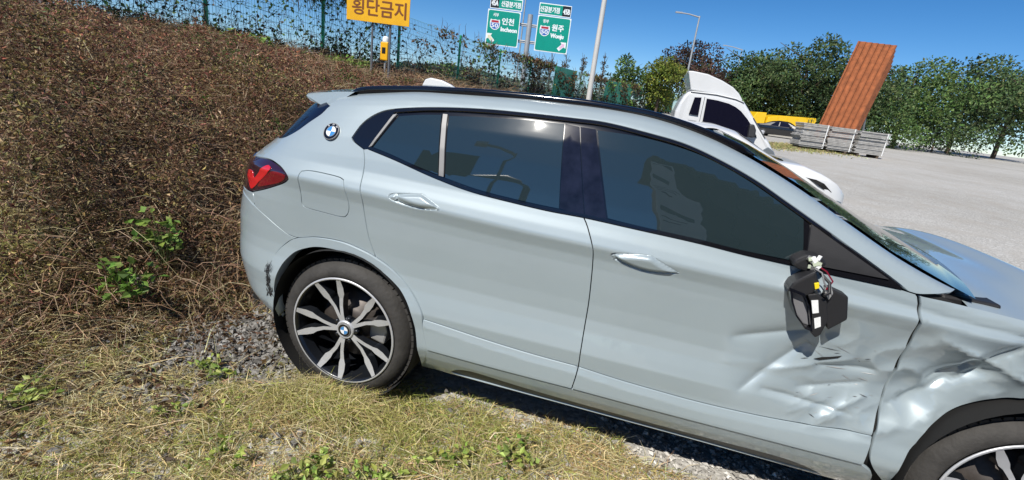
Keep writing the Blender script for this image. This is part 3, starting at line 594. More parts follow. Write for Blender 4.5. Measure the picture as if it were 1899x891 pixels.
arch = panel('wheel_arch_trim', arch_poly, M['paint'], car, off=arch_off, res=.014, flange=.05)
bumper = panel('rear_bumper', ring(BS[::-1], [(-0.4745,0.8422),(-.62,.868),(-1.14,.868)], [(-1.14,.868),(-1.14,.26)], [(-1.14,.26),(-.7,.24),(-.45,.27),(-0.3617,0.3150),(-0.3999,0.3600)], AO[0:7]), M['paint'], car, mirror=True)
panel('tail_lamp', ring(LAMP, [(-0.4944,0.9070),(-.62,.895),(-.74,.905),(-.80,.93)], [(-.80,.93),(-.81,1.02),(-.76,1.055),(-.66,1.06),(-0.5703,1.0569)]), M['red_smoke'], car, gap=.003)
lampo = [o for o in car.children if o.name.startswith('tail_lamp')][0]; lampo['label'] = 'smoked red tail lamp with a bright hooked light bar'
panel('light_bar', loop([(-0.5315,0.9949),(-0.4851,1.0032),(-0.4654,0.9776),(-0.3992,1.0449),(-0.3718,1.0555),(-0.3631,1.0331),(-0.4661,0.9417),(-0.5109,0.9238)], .006), M['red'], lampo, off=.003, gap=0, res=.01, flange=.004)
panel('reflector', loop([(-0.3517,1.0328),(-0.2882,1.0373),(-0.2795,1.0237),(-0.3212,0.9903),(-0.4316,0.9477),(-0.4432,0.9538)], .006), M['red_dark'], lampo, off=.002, gap=0, res=.01, flange=.004)
panel('tailgate', ring([(-1.14,.874),(-.62,.874),(-0.4744,0.8485)], [(-0.4744,0.8485),(-0.4805,0.8719),(-0.4946,0.9026)], [(-0.4946,0.9026),(-.62,.891),(-.74,.901),(-.806,.928)], [(-.806,.928),(-.816,1.02),(-.765,1.06),(-.66,1.065),(-0.5786,1.0618)], [(-0.5786,1.0618),(-0.5633,1.1107),(-0.4988,1.1550)], [(-0.4988,1.1550),(-.8,1.13),(-1.14,1.13)]), M['paint'], car, mirror=True)
panel('rear_window', ring([(-1.14,1.135),(-.8,1.135),(-0.4980,1.1591)], CP[::-1], [(-0.2063,1.3501),(-.45,1.385),(-1.14,1.375)]), M['glass_dk'], car, off=-.006, mirror=True, flange=.01)
# roof spoiler, roof, rail, fin
def spoiler(a, b):
    y = (b*2-1)*.635; q = 1-(np.abs(y)/.635)**2.2; tx = -.388-.16*q; tz = 1.379+.020*q
    prof = np.array([0, .18, .46, .52, .60, 1.0]); xs = [lambda: -.10+0*y, lambda: tx*.55-.05, lambda: tx+.004, lambda: tx, lambda: tx+.03, lambda: -.235-.03*q]
    zs_ = [lambda: 1.420+.022*q, lambda: 1.404+.022*q, lambda: tz, lambda: tz-.010, lambda: tz-.028, lambda: 1.331+.03*q]
    X = np.stack([f() for f in xs]); Z = np.stack([f() for f in zs_]); i = np.clip(np.searchsorted(prof, a, 'right')-1, 0, 4); t = (a-prof[i])/(prof[i+1]-prof[i])
    J, K = np.indices(a.shape); x = X[i, J, K]*(1-t)+X[i+1, J, K]*t; z = Z[i, J, K]*(1-t)+Z[i+1, J, K]*t
    return np.stack([x, y*(1+.075*np.abs(a*1.9-.95)**1.5), z], -1)
sp = grid('spoiler', spoiler, 41, 41, M['paint'], car, flip=True)
for s in (-1, 1):
    mb = MB(); V = [tuple(spoiler(np.array([[t]]), np.array([[0. if s < 0 else 1.]]))[0, 0]) for t in np.linspace(0, 1, 21)]; mb.add(V, [list(range(21)) if s > 0 else list(range(21))[::-1]]); mb.build('spoiler_end', M['paint'], car)
def roof(a, b):
    x = -.16+1.66*a; y = (b*2-1)*.65; z = np.maximum(_lin(x, XT, ZT), 1.3)-.014+.020*(1-(y/.65)**2); return np.stack([x, y, z], -1)
grid('roof', roof, 40, 24, M['paint'], car, flip=False)
RXT = [-.175,-.12,-.052,.218,.474,.716,.946,1.168,1.277,1.40,1.52,1.60]; RZT = [1.412,1.440,1.455,1.484,1.502,1.510,1.513,1.504,1.489,1.463,1.428,1.40]
def rail(a, b):
    x = -.175+1.775*a; zt_ = _lin(x*1.0, RXT, RZT); w = 2*np.pi*b; e = np.clip(np.minimum(a, 1-a)*30, .02, 1)
    c, s = np.cos(w), np.sin(w); y = -.628-.004*np.sin(a*3)+.021*np.sign(c)*np.abs(c)**.7*e; z = zt_-.019+.019*np.sign(s)*np.abs(s)**.7*e
    return np.stack([x, y-.05*_sm(x, 1.3, 1.6)*0, z], -1)
rl = grid('roof_rail', rail, 90, 22, M['black_gloss'], car, flip=True)
mb = MB(); fin = [(-.10,1.478),(-.082,1.515),(-.05,1.527),(.017,1.521),(.075,1.503),(.10,1.49)]
V = [(x, -.012*(1 if k else .2), z) for k in (0, 1) for x, z in fin]
mb.prism(fin, -.014, .014); mb.build('antenna_fin', M['white'], car, .006)
# glasshouse
dlo = ring([(0.0671,1.2021),(0.0482,1.1980),(0.0203,1.2094),(-0.0112,1.2239),(-0.0206,1.2367)], WT, WB[::-1])
surround = panel('window_surround', dlo, M['black_gloss'], car, off=-.005, gap=.001, res=.03)
panel('trim_strip', ring([(0.1427,1.3747),(0.3243,1.4019),(0.5218,1.4205),(0.7130,1.4287),(0.8960,1.4330),(1.0304,1.4334),(1.2043,1.4149),(1.3328,1.3952),(1.4604,1.3570),(1.5859,1.3087),(1.7092,1.2474),(1.8578,1.1720)], [(1.8581,1.1617),(1.7096,1.2371),(1.5861,1.2989),(1.4606,1.3475),(1.3329,1.3857),(1.2043,1.4053),(1.0302,1.4234),(0.8958,1.4224),(0.7128,1.4185),(0.5214,1.4097),(0.3236,1.3915),(0.1414,1.3606)]), M['black_gloss'], car, off=lambda u_, z_: .004+0*u_, gap=0, res=.03)
panel('belt_trim', ring(WB, [(2.0959,1.0361),(2.0854,1.0493)], [(2.0854,1.0493),(1.8967,1.0551),(1.7511,1.0619),(1.5932,1.0687),(1.4361,1.0796),(1.2162,1.0894),(1.0252,1.0974),(0.8841,1.0984),(0.7459,1.1045),(0.5629,1.1182),(0.3985,1.1452),(0.2045,1.1878),(0.0823,1.2112)], [(0.0823,1.2112),(0.0671,1.2021)]), M['black_gloss'], car, off=.005, gap=0, res=.03)
glass = lambda pts, m_, lab: tag(panel('window', pts, M[m_], car, off=-.001, gap=0, res=.03, flange=.004), lab)
glass(ring([(0.1728,1.3505),(0.2652,1.3680),(0.3592,1.3800)], [(0.3592,1.3800),(0.4040,1.1482)], [(0.4040,1.1482),(0.2908,1.1706),(0.1798,1.1960),(0.0906,1.2124)], [(0.0906,1.2124),(0.1728,1.3505)]), 'glass', 'small rear side pane')
glass(ring([(0.3950,1.3801),(0.5323,1.3934),(0.7208,1.4064),(0.8719,1.4116)], [(0.8719,1.4116),(0.9181,1.1016)], [(0.9181,1.1016),(0.7854,1.1055),(0.5958,1.1177),(0.4377,1.1414)], [(0.4377,1.1414),(0.3950,1.3801)]), 'glass', 'rear door pane with a glint of sun')
glass(ring([(1.0034,1.4054),(1.1663,1.4024),(1.3358,1.3799),(1.4624,1.3463),(1.5881,1.2949),(1.7110,1.2331),(1.7653,1.2053)], [(1.7653,1.2053),(1.7871,1.0651)], [(1.7871,1.0651),(1.5922,1.0697),(1.4344,1.0807),(1.2136,1.0908),(1.1066,1.0982)], [(1.1066,1.0982),(1.0034,1.4054)]), 'glass', 'front door pane')
panel('mirror_sail_panel', ring([(1.7923,1.1939),(1.9538,1.1111)], [(1.9538,1.1111),(2.0552,1.0604)], [(2.0552,1.0604),(1.7970,1.0641)], [(1.7970,1.0641),(1.7923,1.1939)]), M['black'], car, off=.001, gap=0, res=.03)
panel('pillar_cover', ring([(0.8753,1.4120),(0.9321,1.4078)], [(0.9321,1.4078),(1.0178,1.0918)], [(1.0178,1.0918),(0.9212,1.1016)], [(0.9212,1.1016),(0.8753,1.4120)]), M['pillar'], car, off=.001, gap=0, res=.03, flange=.006)
panel('pillar_cover', ring([(0.9363,1.4084),(0.9956,1.4067)], [(0.9956,1.4067),(1.1028,1.0913)], [(1.1028,1.0913),(1.0219,1.0918)], [(1.0219,1.0918),(0.9363,1.4084)]), M['pillar'], car, off=.001, gap=0, res=.03, flange=.006)
panel('window_bar', ring([(0.1451,1.3506),(0.1609,1.3568)], [(0.1609,1.3568),(0.0849,1.2164)], [(0.0849,1.2164),(0.0711,1.2086)], [(0.0711,1.2086),(0.1451,1.3506)]), M['chrome'], car, off=.004, gap=0, res=.03)
panel('window_bar', ring([(0.3674,1.3828),(0.3867,1.3837)], [(0.3867,1.3837),(0.4315,1.1434)], [(0.4315,1.1434),(0.4105,1.1454)], [(0.4105,1.1454),(0.3674,1.3828)]), M['chrome'], car, off=.004, gap=0, res=.03)
# handles
def handle(poly, door, bar, cap):
    P = np.array(poly); c = P.mean(0)
    def depth(u_, z_):
        d = np.min(np.hypot(np.ravel(u_)[:, None]-P[None, :, 0], np.ravel(z_)[:, None]-P[None, :, 1]), 1).reshape(np.shape(u_)); return -.020*_sm(d, 0., .022)
    o = panel('handle_cup', poly, M['paint'], door, off=depth, gap=0, res=.008, flange=.03)
    for nm, pts, h in (('handle', bar, .013), ('lock_cap', cap, .006)):
        L_ = loop(pts, .006); B = np.array(L_)
        def off(u_, z_, B=B, h=h):
            d = np.min(np.hypot(np.ravel(u_)[:, None]-B[None, :, 0], np.ravel(z_)[:, None]-B[None, :, 1]), 1).reshape(np.shape(u_)); return -.004+(h+.004)*_sm(d, -.004, .018)
        panel(nm, L_, M['paint'], door, off=off, gap=0, res=.006, flange=.014)
handle(hr, rear_door, [(0.2578,1.0469),(0.3451,1.0627),(0.3773,1.0564),(0.4494,1.0225),(0.4291,1.0160),(0.3590,1.0090),(0.2906,1.0153),(0.2526,1.0283)], [(0.2125,1.0332),(0.2329,1.0460),(0.2499,1.0459),(0.2446,1.0223),(0.2226,1.0223)])
handle(hf, front_door, [(1.1620,0.9793),(1.2730,0.9978),(1.3160,0.9855),(1.3930,0.9548),(1.3851,0.9473),(1.3042,0.9343),(1.2372,0.9388),(1.1750,0.9569)], [(1.1460,0.9660),(1.1560,0.9762),(1.1630,0.9681),(1.1600,0.9558)])
# emblem on the rear pillar
roundel('badge', frame_at(-.1285, 1.2445, .003), .040, car)
# dark inner shell, floor and wheel housings
def shell(u0, u1, n, zlo, zhi, nz):
    a, b = np.meshgrid(np.linspace(u0, u1, n), np.linspace(0, 1, nz), indexing='ij'); z = zlo(a)+(zhi(a)-zlo(a))*b; return surf(a, z)-normal(a, z)*.021
mb = MB()
for u0, u1, n, lo, hi, nz in ((-1.13, -.42, 40, .27, None, 40), (-.42, .44, 30, .80, None, 24), (.44, 2.25, 60, .25, None, 40), (2.25, 3.1, 24, .84, None, 10)):
    S_ = shell(u0, u1, n, lambda a: lo+0*a, lambda a: np.where(a < -.1, 1.33, np.maximum(_lin(a, XT, ZT), 1.0)-.03), nz); i = np.arange(n*nz).reshape(n, nz)
    F = np.stack([i[:-1, :-1], i[1:, :-1], i[1:, 1:], i[:-1, 1:]], -1).reshape(-1, 4).tolist(); V = S_.reshape(-1, 3)
    mb.add(V, F, 0, True); mb.add(V*[1, -1, 1], F, 0, True)
mb.box((-.75, -.62, .23), (3.2, .62, .27)); mb.box((.39, -.80, .24), (2.2, .80, .262)); mb.box((.39, -.84, .262), (.44, .84, .75)); mb.box((-.47, -.70, .262), (-.42, .70, .75))
for xc in (0, 2.67):
    for s in (-1, 1):
        prof = [(.372, s*.90), (.378, s*.60), (.05, s*.56)]; mb.lathe([(r_, y) for r_, y in prof], 48, 0, Matrix.Translation((xc, 0, .37)))
mb.build('inner_body', M['dark'], car)
# windscreen, bonnet, fender
def screen(a, b):
    y = (b*2-1); x = 1.47+(2.36-1.47)*a; hw = .628+.14*a; xx = x+.13*(1-y*y)*(.35+.65*a); z = np.interp(x, [1.38, 1.45, 1.6, 1.76, 1.91, 2.1, 2.3, 2.4], [1.452, 1.43, 1.375, 1.303, 1.223, 1.125, 1.045, 1.01])+.004+.028*(1-y*y)*(1-.3*a)
    return np.stack([xx, y*hw, z], -1)
grid('windscreen', screen, 40, 30, M['glass'], car)
def bonnet(a, b):
    y = (b*2-1)*(.80-.10*a**3); x = 2.34+1.06*a-.20*(np.abs(b*2-1)**3)*a*.8; z = 1.055-.045*a-.12*a**2.5-.06*(np.abs(b*2-1)**3)
    z = z+.055*np.exp(-((a-.42)/.07)**2)*(1-.5*b)+.02*np.sin(a*21+b*5)*np.exp(-((b-.1)/.35)**2)*a
    return np.stack([x, y, z], -1)
bo = grid('bonnet', bonnet, 60, 40, M['paint'], car); bo['label'] = 'buckled bonnet'
FA = [(2.67+.385*math.cos(t), .37+.385*math.sin(t)) for t in np.linspace(math.pi*1.08, -math.pi*.08, 30)]
fender = panel('front_fender', ring([(2.178,.49),(2.182,.6),(2.18,.85),(2.163,1.0),(2.148,1.028)], [(2.148,1.028),(2.29,1.02),(2.7,.985),(3.0,.94),(3.25,.88)], [(3.25,.88),(3.28,.6),(3.25,.40)], [(3.25,.40),(3.06,.31)], FA[::-1], [(2.285,.28),(2.19,.385),(2.178,.49)]), M['paint'], car, res=.018)
fender['label'] = 'crumpled front fender'
mb = MB(); mb.box((2.28, -.74, .98), (2.46, .74, 1.015)); mb.build('cowl_panel', M['black'], car, .01)
panel('front_bumper', ring([(3.25,.87),(3.69,.84)], [(3.69,.84),(3.69,.3)], [(3.69,.3),(3.1,.28)], [(3.1,.28),(3.12,.40),(3.25,.43),(3.25,.87)]), M['black'], car, mirror=True, res=.03)
# wheel: mesh of barrel and lip with tyre, spokes, cap and disc as sub-parts; local y axis is the axle, -y outside
def make_wheel():
    mb = MB(); mb.lathe([(.225, .11), (.245, .08), (.248, -.06), (.258, -.095), (.267, -.104), (.2665, -.108), (.258, -.109), (.252, -.100), (.246, -.085)], 72, 0)
    mb.lathe([(.236, -.05), (.247, -.09)], 72, 1); mb.lathe([(.13, .05), (.13, .02), (.02, .02)], 40, 1)
    w = mb.build('wheel', [M['alloy'], M['alloy_dark']], car)
    for p_ in w.data.polygons:
        if p_.material_index == 0 and any((w.data.vertices[v].co.y > -.1035) for v in p_.vertices) and not all(w.data.vertices[v].co.xz.length > .262 and w.data.vertices[v].co.y < -.09 for v in p_.vertices): p_.material_index = 1
    mb = MB()
    prof = [(.262, .10), (.275, .108), (.300, .108), (.325, .100), (.339, .085), (.3435, .06), (.3445, 0), (.3437, -.035), (.340, -.055), (.332, -.072), (.318, -.088), (.300, -.0995), (.283, -.1035), (.271, -.102), (.264, -.096)]
    mb.lathe(prof, 96, 0)
    for k in range(64):                                   # shoulder blocks
        a = 2*math.pi*k/64; Mx = Matrix.Rotation(-a, 4, 'Y')
        for s in (-1, 1): mb.box((.331, s*.052-.014, -.0135), (.3462, s*.052+.010, .0135), 0, Mx)
        mb.box((.338, -.034, -.0145), (.3458, .034, .0145), 0, Mx @ Matrix.Rotation(.03*(k % 2), 4, 'X'))
    mb.build('tyre', M['rubber'], w)
    # ten blades in five pairs
    def spoke(ang, side):
        mb = MB(); a0 = R(ang); da = R(13.5)*side; pts = []
        rs = [.040, .075, .12, .160, .182, .215, .240, .2555]; wd = [.0095, .0085, .0088, .0100, .0165, .0160, .0125, .011]; cu = [R(5)*side, R(7)*side, da*.62, da*.86, da*.95, da*1.0, da*1.02, da*1.03]
        yy = [-.082, -.084, -.082, -.084, -.088, -.094, -.101, -.106]; L_, R_ = [], []
        for r_, w_, c_, y_ in zip(rs, wd, cu, yy):
            a = a0+c_; d = Vector((math.cos(a), 0, math.sin(a))); t = Vector((-math.sin(a), 0, math.cos(a))); o = Vector((0, y_, 0))
            L_.append(d*r_+t*w_+o); R_.append(d*r_-t*w_+o)
        n = len(rs); V = L_+R_; F = [(i, i+1, n+i+1, n+i) for i in range(n-1)]; mb.add(V, F, 0)
        dp = [.03, .03, .035, .035, .035, .034, .03, .025]
        for E_, s in ((L_, 1), (R_, -1)):
            W = E_+[e+Vector((0, dp[i], 0))-(L_[i]-R_[i])*.0+(L_[i]-R_[i])*.25*s for i, e in enumerate(E_)]; mb.add(W, [(i, n+i, n+i+1, i+1) for i in range(n-1)], 1)
        o = mb.build('spoke', [M['alloy'], M['alloy_dark']], w)
    for k in range(5):
        for s in (-1, 1): spoke(38+72*k, s)
    mb = MB(); mb.lathe([(.062, -.05), (.060, -.074), (.047, -.080)], 40, 1); mb.lathe([(.047, -.080), (.044, -.088), (.038, -.089), (.034, -.085), (.0, -.085)], 40, 0)
    for k in range(5):
        a = R(38+36+72*k); mb.lathe([(.010, -.06), (.0095, -.0835), (.0, -.0835)], 10, 1, Matrix.Translation((.052*math.cos(a)*1.1, 0, .052*math.sin(a)*1.1)))
    mb.build('hub', [M['alloy'], M['alloy_dark']], w)
    roundel('centre_cap', Matrix.Translation((0, -.0885, 0)), .033, w, False)
    mb = MB(); mb.lathe([(.17, .02), (.17, -.004), (.10, -.004), (.09, -.03), (.03, -.03)], 48, 0); mb.build('brake_disc', M['disc'], w)
    mb = MB(); mb.prism([(.10+.02*math.cos(t)*0+.175*math.cos(t)*.0, 0) for t in ()] or [(.09,.04),(.17,.06),(.185,.0),(.17,-.07),(.09,-.05)], -.02, .06); mb.build('brake_caliper', M['galv'], w, .01)
    return w
wheel = make_wheel(); wheel.location = (0, -.781, .344)
for loc, sy in (((2.67, -.781, .344), 1), ((0, .781, .344), -1), ((2.67, .781, .344), -1)):
    c = copy_tree(wheel, car); c.location = loc; c.scale = (1, sy, 1)
# the other flank
for o in list(car.children):
    if o.name.split('.')[0] in ('side_frame', 'door', 'sill', 'sill_insert', 'wheel_arch_trim', 'tail_lamp', 'roof_rail', 'window_surround', 'trim_strip', 'belt_trim', 'window', 'pillar_cover', 'window_bar', 'front_fender', 'fuel_door'):
        if o.name.startswith('fuel_door'): continue
        c = copy_tree(o, car); c.scale = (1, -1, 1)
        if 'label' in c: del c['label']
# scuffs on the arch behind the rear wheel
g = np.random.default_rng(5); V = []; F = []
for k in range(120):
    u_, z_ = -.362-.018*g.random()+.02*g.normal()*.4, (.44+.15*g.random()); a = R(60+60*g.random()); L_ = .006+.026*g.random()**2; w_ = .0008+.0030*g.random()**2
    pts = np.array([(u_-math.cos(a)*L_-math.sin(a)*w_, z_-math.sin(a)*L_+math.cos(a)*w_), (u_-math.cos(a)*L_+math.sin(a)*w_, z_-math.sin(a)*L_-math.cos(a)*w_), (u_+math.cos(a)*L_, z_+math.sin(a)*L_)])
    b = len(V)*1; X = surf(pts[:, 0], pts[:, 1])+normal(pts[:, 0], pts[:, 1])*(arch_off(pts[:, 0], pts[:, 1])+.0012)[:, None]; V += X.tolist(); F.append((b, b+1, b+2))
np_mesh('scratches', V, F, M['black'], arch)
# torn metal edge near the mirror
mb = MB(); mb.add([tuple(surf(a, b, np.array(.004))) for a, b in ((1.915,.722),(1.94,.735),(1.962,.742),(2.0,.757),(1.99,.745),(1.958,.731),(1.935,.722))], [list(range(7))]); mb.build('torn_metal', M['dark'], front_door)
# ---- broken door mirror hanging on the door
mir = empty('door_mirror', (1.78, -.9, 1.08), 0, car); MO = Vector((1.78, -.9, 1.08)); SH = .062
def mprism(name, pts, y0, y1, m, parent=mir, bev=.004):
    mb = MB(); mb.prism([(x-MO.x, z-MO.z) for x, z in pts], y0-MO.y+SH, y1-MO.y+SH); return mb.build(name, M[m], parent, bev)
mprism('base', [(1.713,1.105),(1.722,1.094),(1.737,1.086),(1.767,1.081),(1.792,1.092),(1.819,1.118),(1.800,1.136),(1.784,1.142),(1.751,1.140),(1.727,1.122)], -.99, -.865, 'black', bev=.012)
mb = MB(); g = np.random.default_rng(3)
for k in range(16):
    c = Vector((1.755+.035*g.random()-MO.x, SH-1.0-.012*g.random()-MO.y, 1.100+.04*g.random()-MO.z)); s = .004+.007*g.random()
    mb.box((-s, -s*.7, -s*.8), (s, s*.7, s*.8), k % 3, Matrix.Translation(c) @ Matrix.Rotation(g.random()*3, 4, 'Y') @ Matrix.Rotation(g.random()*2, 4, 'X'))
mb.build('motor', [M['chrome'], M['mgreen'], M['label']], mir, .001)
house = [(1.713,1.012),(1.723,1.045),(1.748,1.072),(1.778,1.100),(1.784,1.084),(1.804,1.058),(1.845,1.045),(1.880,1.03),(1.885,.96),(1.861,.9),(1.848,.87),(1.838,.867),(1.783,.871),(1.755,.925)]
mprism('hood', [(1.713,1.012),(1.723,1.045),(1.748,1.072),(1.778,1.100),(1.784,1.084),(1.800,1.062),(1.790,1.02),(1.768,1.007),(1.735,1.014)], -1.055, -.93, 'black', bev=.008)
mprism('back_plate', [(1.728,1.016),(1.768,1.007),(1.79,.972),(1.816,.902),(1.796,.905),(1.764,.937),(1.741,.98)], -1.020, -1.0, 'mgrey')
mb = MB(); ri = [(1.728,1.016),(1.768,1.007),(1.79,.972),(1.816,.902),(1.796,.905),(1.764,.937),(1.741,.98)]; cx = (1.772, .955); ro = [(cx[0]+(x-cx[0])*1.22-.002, cx[1]+(z-cx[1])*1.2) for x, z in ri]; n = 7
for ys in ((-1.06, -1.05),):
    V = [(x-MO.x, ys[0]-MO.y+SH, z-MO.z) for x, z in ri]+[(x-MO.x, ys[0]-MO.y+SH, z-MO.z) for x, z in ro]+[(x-MO.x, -.97-MO.y+SH, z-MO.z) for x, z in ri]+[(x-MO.x, -.95-MO.y+SH, z-MO.z) for x, z in ro]
    mb.add(V, [(i, (i+1) % n, n+(i+1) % n, n+i) for i in range(n)]+[(i, 2*n+i, 2*n+(i+1) % n, (i+1) % n) for i in range(n)]+[(n+i, n+(i+1) % n, 3*n+(i+1) % n, 3*n+i) for i in range(n)])
mb.build('glass_frame', M['black_gloss'], mir)
mprism('inner_housing', [(1.775,1.015),(1.800,1.025),(1.836,1.005),(1.858,.94),(1.850,.885),(1.838,.872),(1.820,.885),(1.812,.93),(1.795,.985)], -1.058, -.95, 'black')
mprism('sticker', [(1.790,.999),(1.809,1.005),(1.823,.962),(1.806,.955)], -1.0610, -1.055, 'label', bev=0); mprism('sticker', [(1.815,.939),(1.832,.949),(1.842,.916),(1.827,.904)], -1.0610, -1.055, 'label', bev=0)
mprism('connector', [(1.782,1.059),(1.795,1.065),(1.801,1.047),(1.79,1.039)], -1.065, -1.03, 'yellow', bev=.002)
mprism('hook', [(1.815,1.055),(1.835,1.06),(1.848,1.035),(1.842,1.01),(1.825,1.03)], -1.05, -1.03, 'galv', bev=.003)
mprism('inner_plastic', [(1.845,1.045),(1.90,1.03),(1.92,.95),(1.875,.90),(1.858,.94),(1.836,1.005)], -1.02, -.93, 'black', bev=.006)
mb = MB(); mb.tube([(1.80-MO.x, -.95-MO.y, 1.09-MO.z), (1.825-MO.x, -1.0-MO.y, 1.07-MO.z), (1.83-MO.x, -1.02-MO.y, 1.04-MO.z), (1.815-MO.x, -1.03-MO.y, 1.03-MO.z)], .005); mb.build('cable', M['black'], mir)
for P_, m_ in (([(1.775,-1.0,1.10),(1.79,-1.03,1.075),(1.783,-1.05,1.05),(1.80,-1.06,1.03)], 'black'), ([(1.78,-1.0,1.115),(1.815,-1.02,1.10),(1.835,-1.05,1.075),(1.822,-1.06,1.045)], 'red_dark'), ([(1.77,-1.0,1.105),(1.80,-1.035,1.095),(1.812,-1.055,1.065),(1.845,-1.05,1.03)], 'mgrey')):
    mb = MB(); mb.tube([(x-MO.x, y-MO.y+SH, z-MO.z) for x, y, z in P_], .0028, 6); mb.build('wire', M[m_], mir)
mir.scale = (1, .55, 1); mir.location = (1.805, -.9, 1.047)
g = np.random.default_rng(15)
for nm, mt_, n_ in (('scrape', M['plastic'], 12), ('bare_metal', M['galv'], 22)):
    V = []; F = []
    for k in range(n_):
        u_, z_ = 1.80+.34*g.random()**.7, .50+.30*g.random(); a = R(8*g.normal()+ (12 if k % 3 else -25)); L_ = .006+.035*g.random()**2; w_ = .0005+.0016*g.random()**2
        pts = np.array([(u_-math.cos(a)*L_, z_-math.sin(a)*L_), (u_+math.sin(a)*w_, z_-math.cos(a)*w_), (u_+math.cos(a)*L_, z_+math.sin(a)*L_), (u_-math.sin(a)*w_, z_+math.cos(a)*w_)])
        b = len(V); V += (surf(pts[:, 0], pts[:, 1])+normal(pts[:, 0], pts[:, 1])*.0016).tolist(); F.append((b, b+1, b+2, b+3))
    tag(np_mesh(nm, V, F, mt_, front_door), kind='stuff')
# ------------------------------------------------------------------ fence along the top of the bank
def fence():
    ys = [3.6]
    while ys[-1] < 62: 
        y = ys[-1]; dx = float(fence_x(y+1)-fence_x(y)); ys.append(y+3.3/math.hypot(1, dx))
    root = tag(empty('mesh_fence', (float(fence_x(3.6)), 3.6, float(hgt(fence_x(3.6), 3.6)))), 'tall green welded mesh fence overgrown with vines on top of the bank', 'fence')
    O = root.location; topz = lambda y: float(np.interp(y, [3, 7, 10.7, 14.2, 17, 20, 37, 56, 70], [4.4, 4.15, 3.85, 3.45, 3.38, 3.28, 3.3, 3.68, 3.9]))
    pts = [(float(fence_x(y)), y, float(hgt(fence_x(y), y))-.05, topz(y)) for y in ys]
    for x, y, z0, z1 in pts:
        mb = MB(); mb.tube([(x-O.x, y-O.y, z0-O.z), (x-O.x, y-O.y, z1+.03-O.z)], .045, 8); mb.build('post', M['green_paint'], root)
    for k in range(len(pts)-1):
        a, b = Vector(pts[k][:3]), Vector(pts[k+1][:3]); za, zb = pts[k][3], pts[k+1][3]; mb = MB(); r_ = .0046 if k < 8 else .006
        A0, A1 = a+Vector((0, 0, .15))-O, Vector((a.x, a.y, za))-O; B0, B1 = b+Vector((0, 0, .15))-O, Vector((b.x, b.y, zb))-O
        nvw = 44 if k < 8 else 30
        for i in range(1, nvw): t = i/nvw; mb.tube([A0.lerp(B0, t), A1.lerp(B1, t)], r_, 3, cap=False)
        for i in range(13): t = i/12; mb.tube([A0.lerp(A1, t), B0.lerp(B1, t)], r_*1.3, 3, cap=False)
        tag(mb.build('wire_panel', M['green_wire'], root), kind='stuff')
        if k in (7, 10, 11, 16):
            n = (b-a).normalized().cross(Vector((0, 0, 1))); mb = MB(); w = .006
            V = [A0+n*.03, B0+n*.03, B1+n*.03, A1+n*.03, A0+n*(.03-w), B0+n*(.03-w), B1+n*(.03-w), A1+n*(.03-w)]
            mb.add(V, [(0,1,2,3),(7,6,5,4),(0,4,5,1),(1,5,6,2),(2,6,7,3),(3,7,4,0)]); mb.build('green_net', M['green_net'], root)
    return pts, topz
fpts, ftop = fence()
def vines(n=30000):
    g = np.random.default_rng(41); y = 3.4+54*g.random(n*4)**1.9; x = fence_x(y)+.10*g.normal(size=len(y))
    z0 = hgt(fence_x(y), y); z1 = np.array([ftop(v) for v in y]); t = g.random(len(y)); z = z0+(z1-z0+.08)*t
    cover = fbm(y*.9, z*1.1, vn2); low = np.exp(-t*2.2); top_ = np.exp(-((t-.95)/.10)**2)
    dens = np.clip((cover-.50)*3.0, 0, 1)*.5+.30*low*(.3+cover)+top_*np.clip((vn3(y*.7, 3+0*y)-.35)*2.2, 0, 1)*(y > 9)
    ok = g.random(len(y)) < dens*np.where(y > 13, .42, 1.0); x, y, z, t = [a[ok][:n] for a in (x, y, z, t)]; n = len(x)
    P = np.stack([x, y, z], -1); D = g.normal(size=(n, 3))+[.2, -.4, -.4]; V, F = leaf_arrays(P, D, (.07+.0042*y)*(.5+.9*g.random(n)), .6, .25, 7)
    c = pick([(.13, .075, .045), (.19, .12, .07), (.10, .10, .035), (.16, .15, .05)], [4, 3, 2, 2], n, g)
    gr = pick([(.13, .22, .05), (.19, .29, .07)], [1, 1], n, g); m = (fbm(y*.5+7, z, vn1) > .55) & (g.random(n) < .75) | ((y < 12) & (g.random(n) < .45)); c = np.where(m[:, None], gr, c)
    tag(np_mesh('fence_vines', V, F, M['leafcol'], col=np.repeat(c, 4, 0)), 'half withered vines climbing the green mesh fence', 'vines', kind='stuff')
    ns = 9000; i = g.choice(n, ns); L_ = .25+.5*g.random(ns); D = g.normal(size=(ns, 3))*[.25, .6, 1]; V, F = blade_arrays(P[i], D, L_, .004+.0003*y[i], .3, 8)
    tag(np_mesh('vine_stems', V, F, M['grasscol'], col=np.repeat(pick([(.12, .08, .05), (.20, .14, .09)], [2, 1], ns, g), 5, 0)), 'bare brown vine stems woven through the fence mesh', 'vines', kind='stuff')
vines()

